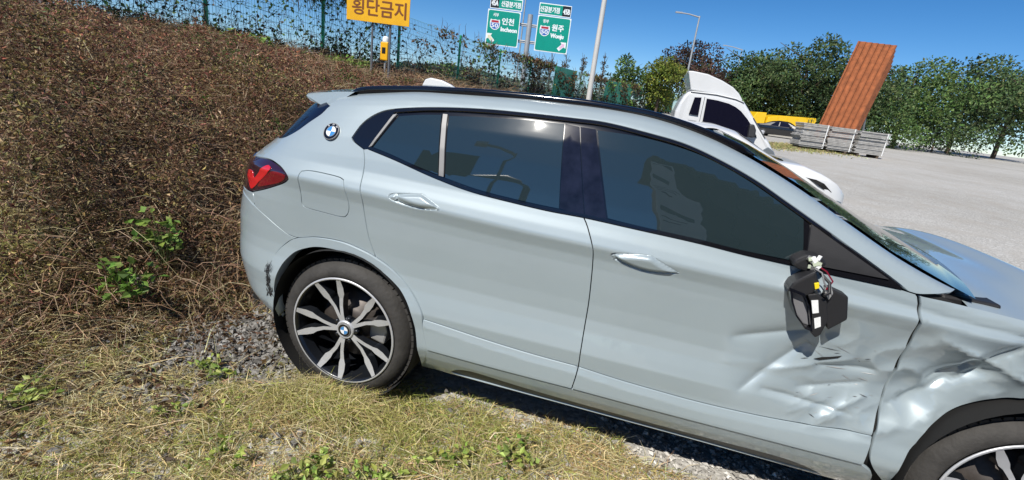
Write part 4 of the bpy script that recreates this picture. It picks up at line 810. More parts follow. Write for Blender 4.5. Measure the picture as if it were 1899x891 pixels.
# ------------------------------------------------------------------ trees
def tree(name, label, x, y, h, w, cols, seed, nl=9000, leaf=.26, cat='tree', group='trees behind the lot', low=.08, nclump=26, lean=0., z=None, sky=.0):
    g = np.random.default_rng(seed); z = float(hgt(x, y)) if z is None else z; root = tag(empty(name, (x, y, z)), label, cat, group)
    mb = MB(); mb.tube([(0, 0, -.2), (.1*lean, 0, h*.25), (.25*lean, 0, h*.55), (.3*lean, 0, h*.85)], [.022*h, .017*h, .010*h, .003*h], 7); tips = []
    for k in range(7):
        a = k*2.4+g.random(); hh = h*(.22+.08*k); e = Vector((math.cos(a)*w*.36, math.sin(a)*w*.36, hh+h*.18)); mb.tube([(0, 0, hh), e*.5+Vector((0, 0, hh*.5)), e], [.008*h, .005*h, .002*h], 5)
    mb.build('trunk', M['bark'], root)
    c = g.normal(size=(nclump, 3)); c = unit(c)*(g.random((nclump, 1))**.45); zc = low+(1-low)*(.5+.46*c[:, 2]); rr = np.sqrt(np.clip(1-((zc-.45)/.58)**2, .05, 1))
    C_ = np.stack([c[:, 0]*w*.5*rr, c[:, 1]*w*.5*rr, zc*h*.94], -1); rad = w*(.12+.12*g.random(nclump))
    i = g.choice(nclump, nl, p=rad**2/np.sum(rad**2)); d = unit(g.normal(size=(nl, 3))); P = C_[i]+d*(rad[i]*(.45+.6*g.random(nl)**.6))[:, None]*[1, 1, .75]
    P[:, 2] = np.maximum(P[:, 2], .05); D = d+.8*g.normal(size=(nl, 3))+[0, 0, -.3]
    V, F = leaf_arrays(P, D, leaf*(.5+.9*g.random(nl)), .6, .3, seed); cc = pick(*cols, nl, g, .22)*(1+.30*g.normal(size=(nclump, 1)))[i].clip(.55, 1.5)
    np_mesh('crown', V, F, M['leafcol'], root, col=np.repeat(cc, 4, 0)); return root
DK = ([(.050, .088, .032), (.072, .115, .040), (.10, .145, .050), (.14, .17, .062)], [4, 4, 2, 1]); MG = ([(.08, .14, .04), (.12, .19, .055), (.16, .23, .065)], [3, 3, 1])
YG = ([(.17, .21, .035), (.24, .26, .05), (.11, .16, .03)], [3, 2, 2]); RB = ([(.075, .045, .035), (.11, .06, .045), (.06, .065, .03)], [3, 2, 1]); BR = ([(.20, .14, .08), (.16, .18, .06), (.26, .19, .11)], [2, 2, 1])
tree('deciduous_tree', 'small bright green tree just right of the tall pale pole', -1.7, 45.8, 5.1, 3.6, MG, 51, 2600, .24)
tree('deciduous_tree', 'yellow green tree left of the street lamp', 1.5, 46.6, 6.0, 4.6, YG, 52, 4500, .24)
tree('deciduous_tree', 'reddish brown tree behind the street lamp and white truck', 5.6, 59, 9.6, 9.6, RB, 53, 9000, .30)
tree('deciduous_tree', 'mid green tree right of the reddish brown tree', 10.8, 60.2, 10.0, 9.5, ([(.045, .085, .028), (.07, .12, .035), (.10, .15, .045)], [3, 3, 1]), 54, 9000, .30)
tree('deciduous_tree', 'low green tree above the black sedan', 13.0, 57.2, 8.8, 8.5, DK, 56, 8000, .28)
tree('deciduous_tree', 'large dark green tree left of the rusty sheets', 15.6, 55.9, 10.6, 9.5, DK, 55, 11000, .30)
tree('deciduous_tree', 'dark tree directly behind the rusty sheets', 21.8, 59.8, 9.8, 9.5, DK, 57, 8000, .32)
tree('deciduous_tree', 'dark tree second right of the rusty sheets', 29, 65, 10.5, 11, MG, 58, 8000, .34)
tree('deciduous_tree', 'dark tree third right of the rusty sheets', 37, 70, 11.5, 12, DK, 59, 8000, .36)
tree('deciduous_tree', 'dark tree farthest right of the rusty sheets', 44, 74, 13, 13, DK, 60, 8000, .38)
for k, (x, y, w, h) in enumerate(((7.6, 53, 5.5, 3.6), (19, 57, 7, 4.2), (25, 60, 8, 4.5), (33, 65, 9, 4.6), (11.0, 62, 6, 3.2), (17.5, 60, 6, 3.0))):
    tree('hedge_shrub', ['green shrub behind the white truck cab', 'dark shrub below the large dark green tree', 'shrub under the dark trees at the right edge', 'farthest shrub under the trees at the right edge', 'shrub behind the yellow tipper body', 'shrub between the yellow tipper body and the rusty sheets'][k], x, y, h, w, DK if k % 2 else MG, 70+k, 4500, .24, 'shrub', 'shrubs under the trees', low=.0)
for k, (x, y, h) in enumerate(((-16.3, 80.8, 8.3), (-14.0, 81.3, 8.2), (-7.9, 83, 9.0), (-12.0, 87.3, 8.8))):
    tree('poplar_tree', ['leftmost slim bare poplar below the right green road sign', 'second slim bare poplar below the right green road sign', 'slim poplar just right of the tall pale pole', 'slim poplar just left of the tall pale pole'][k], x, y, h, 1.3, ([(.10, .085, .055), (.12, .10, .06)], [1, 1]), 80+k, 520, .20, 'tree', 'slim poplars far behind the fence', low=.15, nclump=16)
for k, (x, y, h, w) in enumerate(((-9.8, 27.4, 1.9, 2.2), (-8.4, 30.2, 1.5, 2.4), (-7.0, 33.4, 2.2, 2.4), (-11.2, 24.6, 1.5, 2.4), (-13.5, 22, 1.3, 2.4), (-4.6, 39, 2.0, 2.4), (-3.0, 43, 2.2, 2.6))):
    tree('fence_shrub', ['brownish shrub behind the fence under the left road sign', 'brownish shrub behind the fence near the sign post', 'tall brown shrub behind the fence right of the sign post', 'shrub behind the fence left of the road signs', 'shrub behind the fence right of the yellow sign', 'shrub behind the fence left of the tall pale pole', 'shrub behind the fence at the foot of the tall pale pole'][k], x, y, h*.9, w*.8, BR, 90+k, 1500, .13, 'shrub', 'shrubs behind the mesh fence', low=.0)
# far wooded hill
hx = np.linspace(-330, 60, 60); hy = np.linspace(0, 1, 14); HX, HT = np.meshgrid(hx, hy, indexing='ij')
HZ = -1+(8*np.exp(-((HX+95)/45)**2)+7*np.exp(-((HX+230)/80)**2)+1.0)*np.sin(HT*math.pi)**.8+1.6*fbm(HX*.12, HT*9, vn2)*np.sin(HT*math.pi); HYY = 190+HT*90+.0*HX
i = np.arange(60*14).reshape(60, 14)
M['hill'] = mat('wooded_hill', (.04, .065, .03), .95, var=.5, vscale=.25, bump=1., bscale=.4)
tag(np_mesh('hill', np.stack([HX, HYY, HZ], -1).reshape(-1, 3), np.stack([i[:-1, :-1], i[1:, :-1], i[1:, 1:], i[:-1, 1:]], -1).reshape(-1, 4), M['hill'], smooth=True), kind='structure')

g = np.random.default_rng(77); n = 26000; tx_ = g.random(n); hx_ = -330+390*g.random(n)
zz_ = -1+(8*np.exp(-((hx_+95)/45)**2)+7*np.exp(-((hx_+230)/80)**2)+1.0)*np.sin(tx_*math.pi)**.8+1.6*fbm(hx_*.12, tx_*9, vn2)*np.sin(tx_*math.pi)
clump = vn1(hx_*.35, tx_*30); P = np.stack([hx_, 190+tx_*90, zz_+2.2*clump*g.random(n)], -1); V, F = leaf_arrays(P, g.normal(size=(n, 3))+[0, 0, .4], 1.4*(.5+g.random(n)), .8, .3, 78)
tag(np_mesh('hill_woods', V, F, M['leafcol'], col=np.repeat(pick([(.035, .06, .025), (.055, .085, .03), (.09, .10, .04)], [3, 3, 1], n, g)*(.6+.8*clump[:, None]), 4, 0)), 'distant dark woodland on the hill seen through the fence', 'woodland', kind='stuff')

# ------------------------------------------------------------------ road signs
def board(root, name, w, h, loc, rz, rad=.12):
    "rounded green plate with white border; returns the plate object (local x right, z up, -y to the viewer)"
    def rr(w_, h_, r_, k=6):
        P = []
        for cx, cz, a0 in ((w_/2-r_, h_/2-r_, 0), (-w_/2+r_, h_/2-r_, 90), (-w_/2+r_, -h_/2+r_, 180), (w_/2-r_, -h_/2+r_, 270)):
            P += [(cx+r_*math.cos(R(a0+90*i/k)), cz+r_*math.sin(R(a0+90*i/k))) for i in range(k+1)]
        return P
    mb = MB(); mb.prism(rr(w, h, .03), 0, .05); o = mb.build(name, M['sign_white'], root); o.location = loc; o.rotation_euler = (0, 0, rz)
    mb = MB(); mb.prism(rr(w-.12, h-.12, rad), -.006, -.001); mb.build('face', M['sign_green'], o); return o
def arrow(sx):
    P = [(-.25, .25), (.12, .25), (.02, .13), (.30, -.15), (.15, -.30), (-.13, -.02), (-.25, -.12)]; return [(x*sx, z) for x, z in P]
def shield(mb, cx, cz, s, y):
    P = [(-.5, .5), (-.25, .44), (0, .5), (.25, .44), (.5, .5), (.56, .15), (.50, -.30), (.25, -.52), (0, -.58), (-.25, -.52), (-.50, -.30), (-.56, .15)]
    mb.prism([(cx+x*s*1.12, cz+z*s*1.12) for x, z in P], y-.004, y, 0); mb.prism([(cx+x*s*.95, cz+z*s*.95) for x, z in P if z < .3]+[(cx-.50*s, cz+.16*s), (cx+.5*s, cz+.16*s)][::-1][:0], y-.007, y-.004, 2)
    mb.prism([(cx-.46*s, cz+.20*s), (cx+.46*s, cz+.20*s), (cx+.44*s, cz+.44*s), (cx-.44*s, cz+.44*s)], y-.008, y-.004, 1); text(mb, '50', cx-.40*s, cz-.36*s, .62*s, y-.010, 0, width=.80*s, bold=.012)
sg = tag(empty('road_sign', (-8.72, 34.9, float(hgt(-8.72, 34.9)))), 'pair of green highway exit signs on one grey post behind the fence', 'sign'); SO = sg.location; rz = R(14)
mb = MB(); mb.tube([(0, 0, 0), (0, 0, 7.15-SO.z)], .19, 14); mb.build('post', M['galv'], sg)
def atx(t, z, yo=0.): return (math.cos(rz)*t+math.sin(rz)*yo, math.sin(rz)*t-math.cos(rz)*yo, z-SO.z)
for t in (-.42, .42):
    for z in (6.45, 5.30):
        mb = MB(); mb.tube([atx(t-.30, z, .0), atx(t+.30, z, .0)], .06, 8); mb.tube([atx(t-.30, z-.12, .0), atx(t+.30, z-.12, .0)], .04, 6); mb.build('bracket', M['galv'], sg)
L1 = board(sg, 'sign_board', 2.42, 2.42, atx(-1.92, 5.95, .22), rz); L2 = board(sg, 'sign_board', 2.46, 2.46, atx(1.78, 5.95, .22), rz)
U1 = board(sg, 'exit_plate', 2.36, .78, atx(-1.84, 7.62, .22), rz, .05); U2 = board(sg, 'exit_plate', 2.36, .78, atx(1.74, 7.62, .22), rz, .05)
for o, big, lat, small, sx, am in ((L1, '인천', 'Incheon', '서부', 1, 'arrow_y'), (L2, '원주', 'Wonju', '동부', -1, 'arrow_p')):
    mb = MB(); text(mb, small, -.80, .76, .27, -.010, 0, width=.40, bold=.008); mb.build('bound_lettering', M['sign_white'], o); mb = MB(); text(mb, big, -.10, .30, .50, -.010, 0, width=.86, bold=.020); mb.build('place_lettering', M['sign_white'], o); mb = MB(); text(mb, lat, -.14, -.20, .42, -.010, 0, width=1.18 if sx > 0 else .96, bold=.022); mb.build('lettering', M['sign_white'], o)
    mb = MB(); shield(mb, -.62, .22, .60, -.007); mb.build('route_shield', [M['sign_white'], M['sign_red'], M['sign_blue']], o)
    ax = -.88 if sx > 0 else .80; mb = MB(); mb.prism([(ax+x*1.15, -.72+z*1.15) for x, z in arrow(sx)], -.009, -.006, 0); mb.prism([(ax+x*.72, -.72+z*.72) for x, z in arrow(sx)], -.012, -.0095, 1); mb.build('arrow', [M['sign_white'], M[am]], o)
for o, num, nx_, tx in ((U1, '45A', -1.14, -.36), (U2, '45B', .54, -1.08)):
    mb = MB(); mb.prism([(nx_, -.34), (nx_+.60, -.34), (nx_+.60, .34), (nx_, .34)], -.009, -.006, 1); text(mb, num, nx_+.06, -.20, .50, -.013, 0, width=.48, bold=.018); mb.build('exit_number', [M['sign_white'], M['sign_black']], o); mb = MB(); text(mb, '신갈분기점', tx, -.17, .42, -.013, 0, width=1.40, bold=.016); mb.build('lettering', M['sign_white'], o)
# yellow warning board
ys_ = tag(empty('warning_sign', (-6.06, 9.74, float(hgt(-6.06, 9.74)))), 'yellow board with brown Korean lettering on two posts before the fence', 'sign'); YO = ys_.location; ya = R(14)
for t in (-.36, .12):
    mb = MB(); py_ = (t+.2)*math.sin(ya)+.09; mb.tube([(t*math.cos(ya), py_, -.3), (t*math.cos(ya), py_, 3.85-YO.z)], .03, 8); mb.build('post', M['galv_dk'] if 'galv_dk' in M else M['galv'], ys_)
mb = MB(); mb.prism([(-.97, -.55), (.97, -.55), (.97, .75), (-.97, .75)], 0, .03); yb = mb.build('board', M['sign_yellow'], ys_); yb.scale = (.86, .86, .86); yb.location = (-.17, 0, 3.31-YO.z); yb.rotation_euler = (0, R(0), ya)
mb = MB(); text(mb, '횡단금지', -.80, -.33, .52, -.004, 0, width=1.66, bold=.012); mb.build('lettering', M['sign_brown'], yb); mb = MB(); text(mb, '무단', -.45, .28, .50, -.004, 0, width=.86, bold=.012); mb.build('lettering', M['sign_brown'], yb)
bx_ = tag(empty('marker_box', (-7.1, 11.7, float(hgt(-7.1, 11.7)))), 'small yellow marker box with white cap below the yellow board', 'box'); bz = bx_.location.z
mb = MB(); mb.tube([(0, 0, -.2), (0, 0, 2.0-bz)], .03, 8); mb.build('post', M['galv'], bx_)
mb = MB(); mb.box((-.13, -.10, 1.98-bz), (.13, .10, 2.52-bz)); b_ = mb.build('body', M['sign_yellow'], bx_, .03)
mb = MB(); mb.lathe([(.10, 0), (.10, .10), (.07, .16), (.0, .18)], 16, 0, Matrix.Translation((0, 0, 2.52-bz)) @ Matrix.Rotation(R(90), 4, 'X')); mb.build('cap', M['sign_white'], bx_)
mb = MB(); mb.box((-.06, -.106, 2.18-bz), (.06, -.101, 2.36-bz)); mb.build('mark', M['sign_black'], b_)
# poles and lamps
def pole(name, label, x, y, top, r0, r1, arm=None, m='pole', cat='pole', lean=0.):
    z = float(hgt(x, y)); root = tag(empty(name, (x, y, z)), label, cat); mb = MB(); mb.tube([(0, 0, -.2), (lean, 0, top-z)], [r0, r1], 10); mb.build('shaft', M[m], root)
    if arm:
        ax, ay, az = arm; mb = MB(); mb.tube([(lean, 0, top-z-.1), (lean+ax*.5, ay*.5, top-z+az*.6), (lean+ax, ay, top-z+az)], [r1, r1*.8, r1*.8], 8); mb.build('arm', M[m], root)
        d = Vector((ax, ay, 0)).normalized(); e = Vector((lean+ax, ay, top-z+az)); s = Vector((-d.y, d.x, 0)); mb = MB(); c = [e-d*.35+s*.14, e+d*.25+s*.12, e+d*.25-s*.12, e-d*.35-s*.14]
        V = [v+Vector((0, 0, .05)) for v in c]+[v-Vector((0, 0, .06)) for v in c]; mb.add(V, [(0,3,2,1),(4,5,6,7),(0,1,5,4),(1,2,6,5),(2,3,7,6),(3,0,4,7)]); mb.build('lamp_head', M['galv'], root)
    return root
pole('utility_pole', 'tall plain pale pole rising above the roof of the grey car', -2.05, 23.2, 9.0, .135, .115)
pole('utility_pole', 'thin pale pole behind the green road signs', -16.2, 60, 13.5, .10, .08, m='galv')
pole('street_lamp', 'slim street lamp with a long arm behind the white truck', 3.7, 48.4, 10.3, .12, .07, arm=(-1.95, -.3, .12), m='galv', cat='street lamp')
pole('street_lamp', 'distant street lamp showing over the green trees', 13.4, 89, 12.9, .12, .08, arm=(-2.9, -.3, .3), m='galv', cat='street lamp')

# ------------------------------------------------------------------ white cab-over truck
tk = tag(empty('truck', (2.4, 7.97, .06)), 'white cab-over light truck with a roof wind deflector behind the grey car', 'truck'); TO = tk.location
def tp(name, poly, y0, y1, m, tum=.13, bev=.03, parent=tk, front=0.):
    def f(x, y, z):
        c = 7.97; s = (y-c); k = 1-max(0., z-1.15)*tum*1.15; return (x-TO.x-front*(s/.87)**2*max(0., min(1., (x-2.5)/1.)), c+s*k-TO.y, z-TO.z)
    mb = MB(); mb.prism(poly, y0, y1, 0, f); return mb.build(name, M[m], parent, bev)
cab = tp('cab', [(1.60,.45),(1.60,1.55),(1.64,1.70),(1.69,1.83),(1.753,1.925),(1.83,1.945),(2.257,1.946),(2.60,1.905),(2.745,1.862),(2.80,1.80),(2.951,1.625),(3.10,1.445),(3.211,1.319),(3.322,1.205),(3.43,1.06),(3.50,.90),(3.52,.62),(3.48,.42),(2.0,.40)], 7.10, 8.84, 'white', bev=.05)
tp('quarter_window', [(1.89,1.835),(2.01,1.845),(2.015,1.52),(1.85,1.53)], 7.094, 7.14, 'glass_dk', bev=.0)
tp('side_window', [(2.103,1.838),(2.30,1.826),(2.498,1.795),(2.62,1.752),(2.728,1.69),(2.86,1.572),(2.967,1.455),(3.09,1.275),(2.92,1.256),(2.118,1.30)], 7.094, 7.14, 'glass_dk', bev=.0)
tp('windscreen', [(2.80,1.79),(2.815,1.785),(3.215,1.31),(3.20,1.30)], 7.25, 8.69, 'glass_dk', bev=0)
tp('wind_deflector', [(1.686,2.286),(1.78,2.290),(2.038,2.264),(2.306,2.180),(2.512,2.088),(2.638,1.99),(2.727,1.880),(2.70,1.868),(2.26,1.935),(1.80,1.957)], 7.22, 8.72, 'white', tum=.05, bev=.05)
tp('headlight', [(3.245,1.08),(3.313,1.135),(3.42,1.075),(3.505,.94),(3.50,.86),(3.36,.92),(3.27,1.0)], 7.092, 7.45, 'lens', bev=.01)
tp('bumper', [(2.75,.40),(2.75,.62),(3.49,.66),(3.56,.60),(3.55,.36)], 7.08, 8.86, 'plastic', bev=.03)
tp('door_seam', [(2.06,.5),(2.068,.5),(2.068,1.86),(2.06,1.86)], 7.093, 7.12, 'dark', bev=0); tp('door_handle', [(2.13,1.18),(2.28,1.18),(2.28,1.215),(2.13,1.215)], 7.075, 7.11, 'black', bev=.006)
tp('roof_gutter', [(1.80,1.915),(2.26,1.915),(2.60,1.876),(2.74,1.832),(2.745,1.842),(2.60,1.888),(2.26,1.927),(1.80,1.927)], 7.088, 7.12, 'plastic', bev=0); tp('body_crease', [(1.64,1.105),(3.25,1.03),(3.25,1.04),(1.64,1.115)], 7.094, 7.12, 'plastic', bev=0); tp('pillar_seam', [(2.955,1.60),(2.965,1.605),(3.235,1.28),(3.225,1.275)], 7.092, 7.12, 'plastic', bev=0)
mo = tp('mirror', [(2.90,1.27),(2.885,1.46),(2.90,1.49),(2.96,1.49),(3.01,1.40),(3.02,1.285),(2.98,1.262)], 6.86, 6.98, 'black', bev=.02); mb = MB(); mb.tube([(2.98-TO.x, 6.95-TO.y, 1.35-TO.z), (3.06-TO.x, 7.10-TO.y, 1.30-TO.z)], .015, 6); mb.build('mirror_arm', M['black'], tk)
mb = MB(); mb.box((-4.0+0, -.86, .62), (-.85, .86, .72)); mb.box((-4.0, -.88, .72), (-.85, -.83, 1.12)); mb.box((-4.0, .83, .72), (-.85, .88, 1.12)); mb.box((-4.03, -.88, .72), (-3.98, .88, 1.12)); mb.build('cargo_bed', M['white'], tk)
def plain_wheel(parent, loc, r_, w, s=-1):
    mb = MB(); mb.lathe([(r_*.62, -w/2), (r_*.80, -w/2-.01), (r_*.96, -w/2+.02), (r_, 0), (r_*.96, w/2-.02), (r_*.62, w/2)], 28, 0); o = mb.build('wheel', M['rubber'], parent); o.location = loc
    mb = MB(); mb.lathe([(r_*.63, -w/2+.005), (r_*.58, -w/2+.03), (r_*.3, -w/2+.02), (r_*.15, -w/2-.005), (0, -w/2-.005)], 28, 0)
    for k in range(5): mb.box((r_*.15, -w/2-.006, -r_*.07), (r_*.60, -w/2+.02, r_*.07), 0, Matrix.Rotation(k*1.2566, 4, 'Y'))
    mb.build('rim', M['alloy'], o)
    if s > 0: o.rotation_euler = (0, 0, math.pi)
for x in (.65, -2.4):
    for s in (-1, 1): plain_wheel(tk, (x, s*.74, .30), .31, .18, s)

# ------------------------------------------------------------------ other cars
def sedan(label, loc, rz, prof, m, W=.90, damage=False):
    root = tag(empty('sedan', loc, rz), label, 'car'); xs = np.linspace(prof[0][0], prof[-1][0], 64); px = [a for a, _ in prof]; pz = [b for _, b in prof]
    x0, x1 = xs[0], xs[-1]; top = np.interp(xs, px, pz)
    def sec(x, zt_):
        e = min(1., max(0.001, min((x-x0)/.5, (x1-x)/.6))); k = (1-(1-e)**2.6)**.5*.28+.72; w = W*k; belt = min(.92, zt_-.05); out = []
        for t in np.linspace(0, 1, 7): z = .22+(belt-.22)*t; out.append((w*(.93+.07*math.sin(min(1, t*1.6)*math.pi/2))-(.02 if t > .9 else 0), z))
        for t in np.linspace(.1, 1, 9): q = t; z = belt+(zt_-belt)*math.sin(q*math.pi/2)**.8; out.append((w*.97-max(0., z-belt)*.42-(w*.97-max(0., zt_-belt)*.42)*max(0., (q-.55)/.45)**2.2, z))
        return out
    S_ = [sec(x, z) for x, z in zip(xs, top)]; k = len(S_[0]); mb = MB(); V = []; 
    for x, s in zip(xs, S_): V += [(x, -y, z) for y, z in s]+[(x, y, z) for y, z in s[::-1]]
    F = []; K = 2*k
    for i in range(63):
        for j in range(K-1): F.append((i*K+j, (i+1)*K+j, (i+1)*K+j+1, i*K+j+1))
    mb.add(V, F, 0, True); mb.add(V[:K], [list(range(K))[::-1]]); mb.add(V[-K:], [list(range(K))]); body = mb.build('body', M[m], root); body.modifiers.new('w', 'WEIGHTED_NORMAL')
    zt_ = lambda x: float(np.interp(x, px, pz)); ysf = lambda x, z: W*.97-max(0, z-.92)*.42-.012+.02
    roofx = [x for x, z in prof if z > 1.30]; a, b = min(roofx), max(roofx)
    wins = [[(a-.02, .97), (a+.35, 1.30), ((a+b)/2-.06, 1.345), ((a+b)/2-.06, .97)], [((a+b)/2+.02, .97), ((a+b)/2+.02, 1.345), (b-.12, 1.31), (b+.36, .97)]]
    for s in (-1, 1):
        for w_ in wins:
            mb = MB(); mb.add([(x, s*(ysf(x, z)+.004), z) for x, z in w_], [[0, 1, 2, 3] if s > 0 else [3, 2, 1, 0]]); o = mb.build('side_window', M['glass_dk'], root); sd = o.modifiers.new('s', 'SOLIDIFY'); sd.thickness = .03
    for x in (x0+.85, x1-.85):
        for s in (-1, 1):
            mb = MB(); mb.lathe([(.37, s*W*.99), (.37, s*.5), (.0, s*.5)], 28, 0, Matrix.Translation((x, 0, .33))); mb.build('wheel_well', M['dark'], root)
            plain_wheel(root, (x, s*(W-.09), .32), .32, .2, s)
    for s in (-1, 1):
        mb = MB(); mb.prism([(x1-.42, .66), (x1-.12, .60), (x1-.10, .70), (x1-.40, .78)], s*(W*.93), s*(W*.80)); mb.build('headlight', M['lens'], root, .01)
        mb = MB(); mb.box((b+.10, s*(W-.02)-.07, .95), (b+.26, s*(W+.06)+.07, 1.08)); mb.build('mirror', M[m], root, .03)
    mb = MB(); V = []
    for x in np.linspace(b+.03, b+.62, 5):
        for y in np.linspace(-.60, .60, 7): V.append((x, y*(1+.15*(x-b)), zt_(x)+.006-.02*(y/.6)**4))
    mb.add(V, [(i*7+j, (i+1)*7+j, (i+1)*7+j+1, i*7+j+1) for i in range(4) for j in range(6)], 0, True); mb.build('windscreen', M['glass_dk'], root)
    return root
PR = [(-2.3,.55),(-2.28,.95),(-2.0,1.04),(-1.55,1.08),(-.95,1.36),(-.4,1.46),(.25,1.45),(.50,1.40),(1.15,1.06),(1.55,1.02),(1.95,.93),(2.2,.80),(2.26,.55)]
wc = sedan('white sedan with a damaged front end between the grey car and the truck', (1.78, 4.75, .03), R(0), [(a, b) for a, b in [(-2.3,.55),(-2.28,.98),(-2.0,1.06),(-1.6,1.09),(-1.0,1.33),(-.4,1.42),(.25,1.41),(.50,1.36),(1.02,1.085),(1.30,1.075),(1.50,1.01),(1.72,.90),(1.84,.78),(1.90,.50)]], 'white')
mb = MB(); mb.add([(x-1.78, y-4.75, z-.03) for x, y, z in ((3.10,3.92,.965),(3.22,3.90,.955),(3.31,3.89,.925),(3.42,3.92,.84),(3.45,3.95,.78),(3.36,3.91,.83),(3.25,3.88,.90))], [list(range(7))]); o = mb.build('torn_gap', M['dark'], wc); o.modifiers.new('s', 'SOLIDIFY').thickness = .04
bc = sedan('black sedan with a pale damaged front wing in front of the yellow tipper body', (12.75, 46.9, .60), R(-20), PR, 'car_black')
mb = MB(); mb.prism([(1.15,.42),(1.2,.80),(1.7,.92),(2.15,.80),(2.24,.50),(2.1,.35),(1.83,.35),(1.75,.60),(1.45,.68),(1.2,.40)], -.93, -.80); mb.build('bare_wing', M['white'], bc, .02)
# ------------------------------------------------------------------ yellow tipper body on a parked lorry
yt = tag(empty('tipper_lorry', (14.6, 54.6, float(hgt(14.6, 54.6))), R(14)), 'long yellow tipper body of a lorry parked behind the black sedan', 'truck'); yz = yt.location.z
mb = MB(); mb.prism([(-2.5, 1.75-yz), (-2.4, 2.35-yz), (-1.4, 2.62-yz), (2.35, 2.78-yz), (2.5, 2.62-yz), (2.3, 2.10-yz), (2.1, 1.75-yz)], -1.2, 1.2); mb.build('tipper_body', M['truck_yellow'], yt, .04)
for x in (-1.45, -.5, .5, 1.5): mb = MB(); mb.box((x-.04, -1.26, 1.78-yz), (x+.04, -1.205, 2.58-yz)); mb.build('rib', M['truck_yellow'], yt)
mb = MB(); mb.box((-2.5, -.5, .55), (2.3, .5, 1.75-yz)); mb.build('chassis', M['black'], yt)
for x in (-1.8, 1.2, 2.0):
    for s in (-1, 1): plain_wheel(yt, (x, s*.95, .48), .48, .28, s)
mb = MB(); mb.prism([(-3.9, .6), (-3.95, 1.3), (-3.6, 2.0), (-2.6, 2.05), (-2.6, .6)], -1.1, 1.1); mb.build('cab', M['truck_yellow'], yt, .06)
# ------------------------------------------------------------------ stacks of form panels and rusty sheets
g = np.random.default_rng(61)
for k, (x, y, wdt, lab) in enumerate(((10.75, 31.6, 1.5, 'left stack of weathered grey form panels on timber blocks'), (12.35, 32.0, 1.5, 'stack of grey form panels in front of the rusty sheets'), (14.2, 32.4, 1.7, 'stack of grey form panels right of the rusty sheets'))):
    z = float(hgt(x, y)); root = tag(empty('panel_stack', (x, y, z), R(12)), lab, 'stack', 'stacks of form panels')
    for s in (-.5, .5): mb = MB(); mb.box((s*wdt*.7-.06, -.5, 0), (s*wdt*.7+.06, .5, .18)); mb.build('timber_block', M['bark'], root)
    zz = .185; j = 0
    while zz < 1.50:
        t = .075+.03*g.random(); d = .05*g.normal(); mb = MB(); mb.box((-wdt/2+d, -.55+.04*g.normal(), zz), (wdt/2+d+.03*g.normal(), .55, zz+t-.012)); mb.build('panel', M['steel_old'], root, .006); zz += t; j += 1
    mb = MB(); mb.box((wdt*.42, -.60, .18), (wdt*.42+.05, -.585, zz)); mb.build('strap', M['banner'], root)
rs = tag(empty('sheet_pile', (13.3, 37.2, float(hgt(13.3, 37.2))), R(10)), 'tall leaning stack of rusty orange corrugated steel sheets', 'steel sheets'); z0 = rs.location.z
for k in range(5):
    mb = MB(); V = []; n = 26; wdt = 2.6
    for i in range(n+1):
        for zz in (0.3, 7.2-.3*k): lean = (zz)*.16; V.append((-.9+.10*k+wdt*i/n+lean+.04*k, .12*k+(.05 if (i//2) % 2 else -.05), zz))
    F = [(2*i, 2*i+2, 2*i+3, 2*i+1) for i in range(n)]; mb.add(V, F); o = mb.build('sheet', M['rust'], rs); o.modifiers.new('s', 'SOLIDIFY').thickness = .02
mb = MB(); mb.box((-.9, -.4, 0), (2.4, 1.2, .3)); mb.build('support_block', M['concrete'], rs)
for x in (.3, 1.5): mb = MB(); mb.tube([(x+1.6, .8, .0), (x+.75, .62, 5.2)], .07, 8); mb.build('prop', M['galv_dk'], rs)
g = np.random.default_rng(63); n = 7000; x = 7.5+6.5*g.random(n); y = 30+.9*(x-8)+1.6*g.normal(size=n); P = np.stack([x, y, hgt(x, y)-.02], -1); V, F = blade_arrays(P, g.normal(size=(n, 3))*[.6, .6, .1]+[0, 0, .7], .10+.22*g.random(n), .012+.01*g.random(n), .4, 64)
tag(np_mesh('verge_grass', V, F, M['grasscol'], col=np.repeat(pick([(.36, .33, .13), (.45, .39, .20), (.26, .29, .09)], [2, 2, 1], n, g), 5, 0)), 'strip of dry grass on the gravel lot in front of the panel stacks', 'grass', kind='stuff')
# ------------------------------------------------------------------ weeds
WD = [(-.13,-1.42,.09),(.17,-1.43,.10),(.20,-1.32,.08),(.26,-1.50,.11),(.40,-1.33,.08),(.50,-1.30,.08),(.45,-1.45,.07),(.62,-1.10,.08),(.92,-.96,.10),(.95,-1.2,.06),(.60,-1.43,.06),(-.55,-1.30,.06),(-.62,-1.02,.10),(-.30,-1.18,.05),(.75,-1.28,.05),(-1.15,-1.5,.12)]
WL = ['lowest leftmost weed in the foreground grass','bright green weed at the bottom edge of the grass','bushy green weed above the bottom edge weed','broad leaved weed at the very bottom of the grass','green weed below the rear wheel','weed just right of the one below the rear wheel','small weed at the bottom centre of the grass','weed in the grass right of the rear wheel','bright leafy weed close to the rear door sill','small flat weed in the bare grass below the doors','tiny weed near the bottom centre','dark weed at the left of the grass','weed on the gravel left of the rear wheel','tiny weed below the gravel','tiny weed below the leafy sill weed','weed at the foot of the bank left of the gravel']
for k, (x, y, h) in enumerate(WD): weed(x, y, h*.8, 24+int(h*260), .06+h*.8, 300+k, WL[k], .022+.14*h, 'green weeds in the grass')
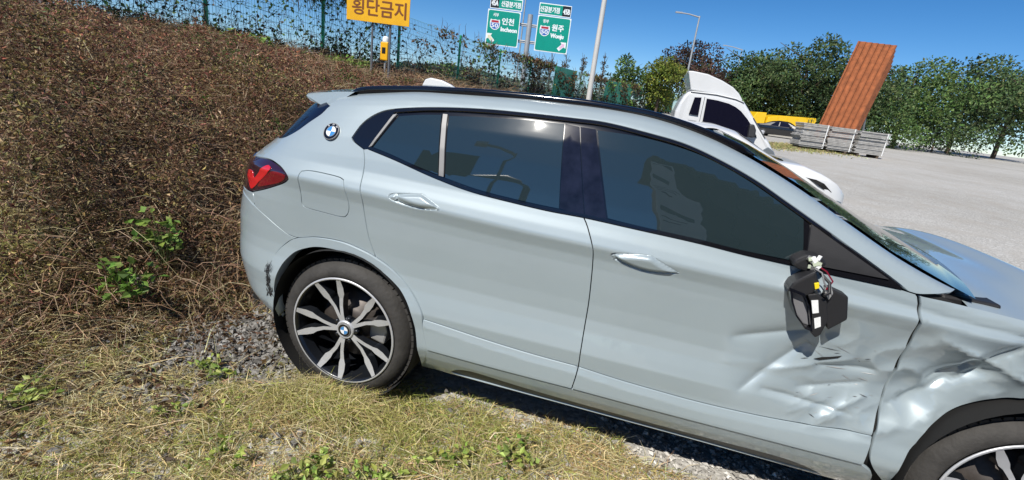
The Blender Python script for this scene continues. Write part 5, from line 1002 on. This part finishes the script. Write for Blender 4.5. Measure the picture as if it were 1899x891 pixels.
for k, (x, y, h, lab) in enumerate(((-1.45,-.55,.45,'green plant at the foot of the bank left of the bumper'),(-1.35,-.85,.30,'lower green plant at the foot of the bank'),(-7.3,9.9,.45,'light green bush on the crest of the bank below the fence'),(-8.2,7.2,.5,'green bush at the left end of the bank crest'))):
    weed(x, y, h, 90 if k < 2 else 420, .14 if k < 2 else .8, 340+k, lab, .055 if k < 2 else .12, 'green plants on the bank', [(.16, .26, .05), (.22, .34, .07), (.10, .18, .03)])
# ------------------------------------------------------------------ the yard behind the photographer, seen only as reflections in the glass
pole('street_lamp', 'street lamp reflected in the rear door window', -4.3, -16.4, 12.6, .11, .07, arm=(-2.0, .7, .25), m='galv_dk', cat='street lamp')
gt = tag(empty('sign_gantry', (-3.5, -19.7, 0)), 'bent tube sign gantry with a dark board, reflected in the rear windows', 'sign')
mb = MB(); mb.tube([(0, 0, -.2), (0, 0, 7.8), (-.15, 0, 8.5), (-.6, 0, 9.1), (-1.3, 0, 9.3), (-13, 0, 9.8)], .20, 10); mb.build('mast', M['galv_dk'], gt)
mb = MB(); mb.box((-6.6, .25, 7.95), (-3.3, .32, 11.1)); mb.build('board', M['sign_black'], gt)
sh = tag(empty('storage_shed', (2.15, -4.9, 0), R(-3)), 'tall dark brown shed with a white notice, reflected in the front door window', 'shed')
mb = MB(); mb.box((0, -3.0, -.1), (5.2, 0, 5.6)); mb.build('wall', M['wall_dark'], sh)
for k in range(14): mb = MB(); mb.box((.1+.36*k, .0005, .1), (.30+.36*k, .035, 5.5)); mb.build('cladding_rib', M['wall_dark'], sh)
mb = MB(); mb.prism([(-.3, 5.6), (2.6, 6.7), (5.5, 5.6)], -3.2, .25); mb.build('roof', M['plastic'], sh)
mb = MB(); mb.box((-.42, .04, 2.0), (.12, .055, 4.7)); nb = mb.build('notice', M['banner'], sh)
mb = MB()
for k in range(9): mb.box((-.36, .0555, 4.45-.26*k), (.06-.1*(k % 3), .057, 4.51-.26*k))
mb.build('printed_lines', M['plastic'], nb)
for k, (x, y, h, w) in enumerate(((-11, -30, 7, 8), (-3, -33, 8.5, 9), (5, -31, 7.5, 9), (13, -28, 8, 9), (-20, -27, 7, 9))):
    tree('deciduous_tree', ['tree reflected low in the rear side pane', 'tree reflected low in the rear door window', 'tree reflected behind the shed in the front door window', 'rightmost tree reflected in the front door window', 'leftmost tree reflected in the rear side pane'][k], x, y, h, w, DK, 400+k, 2500, .5, 'tree', 'trees reflected in the windows')
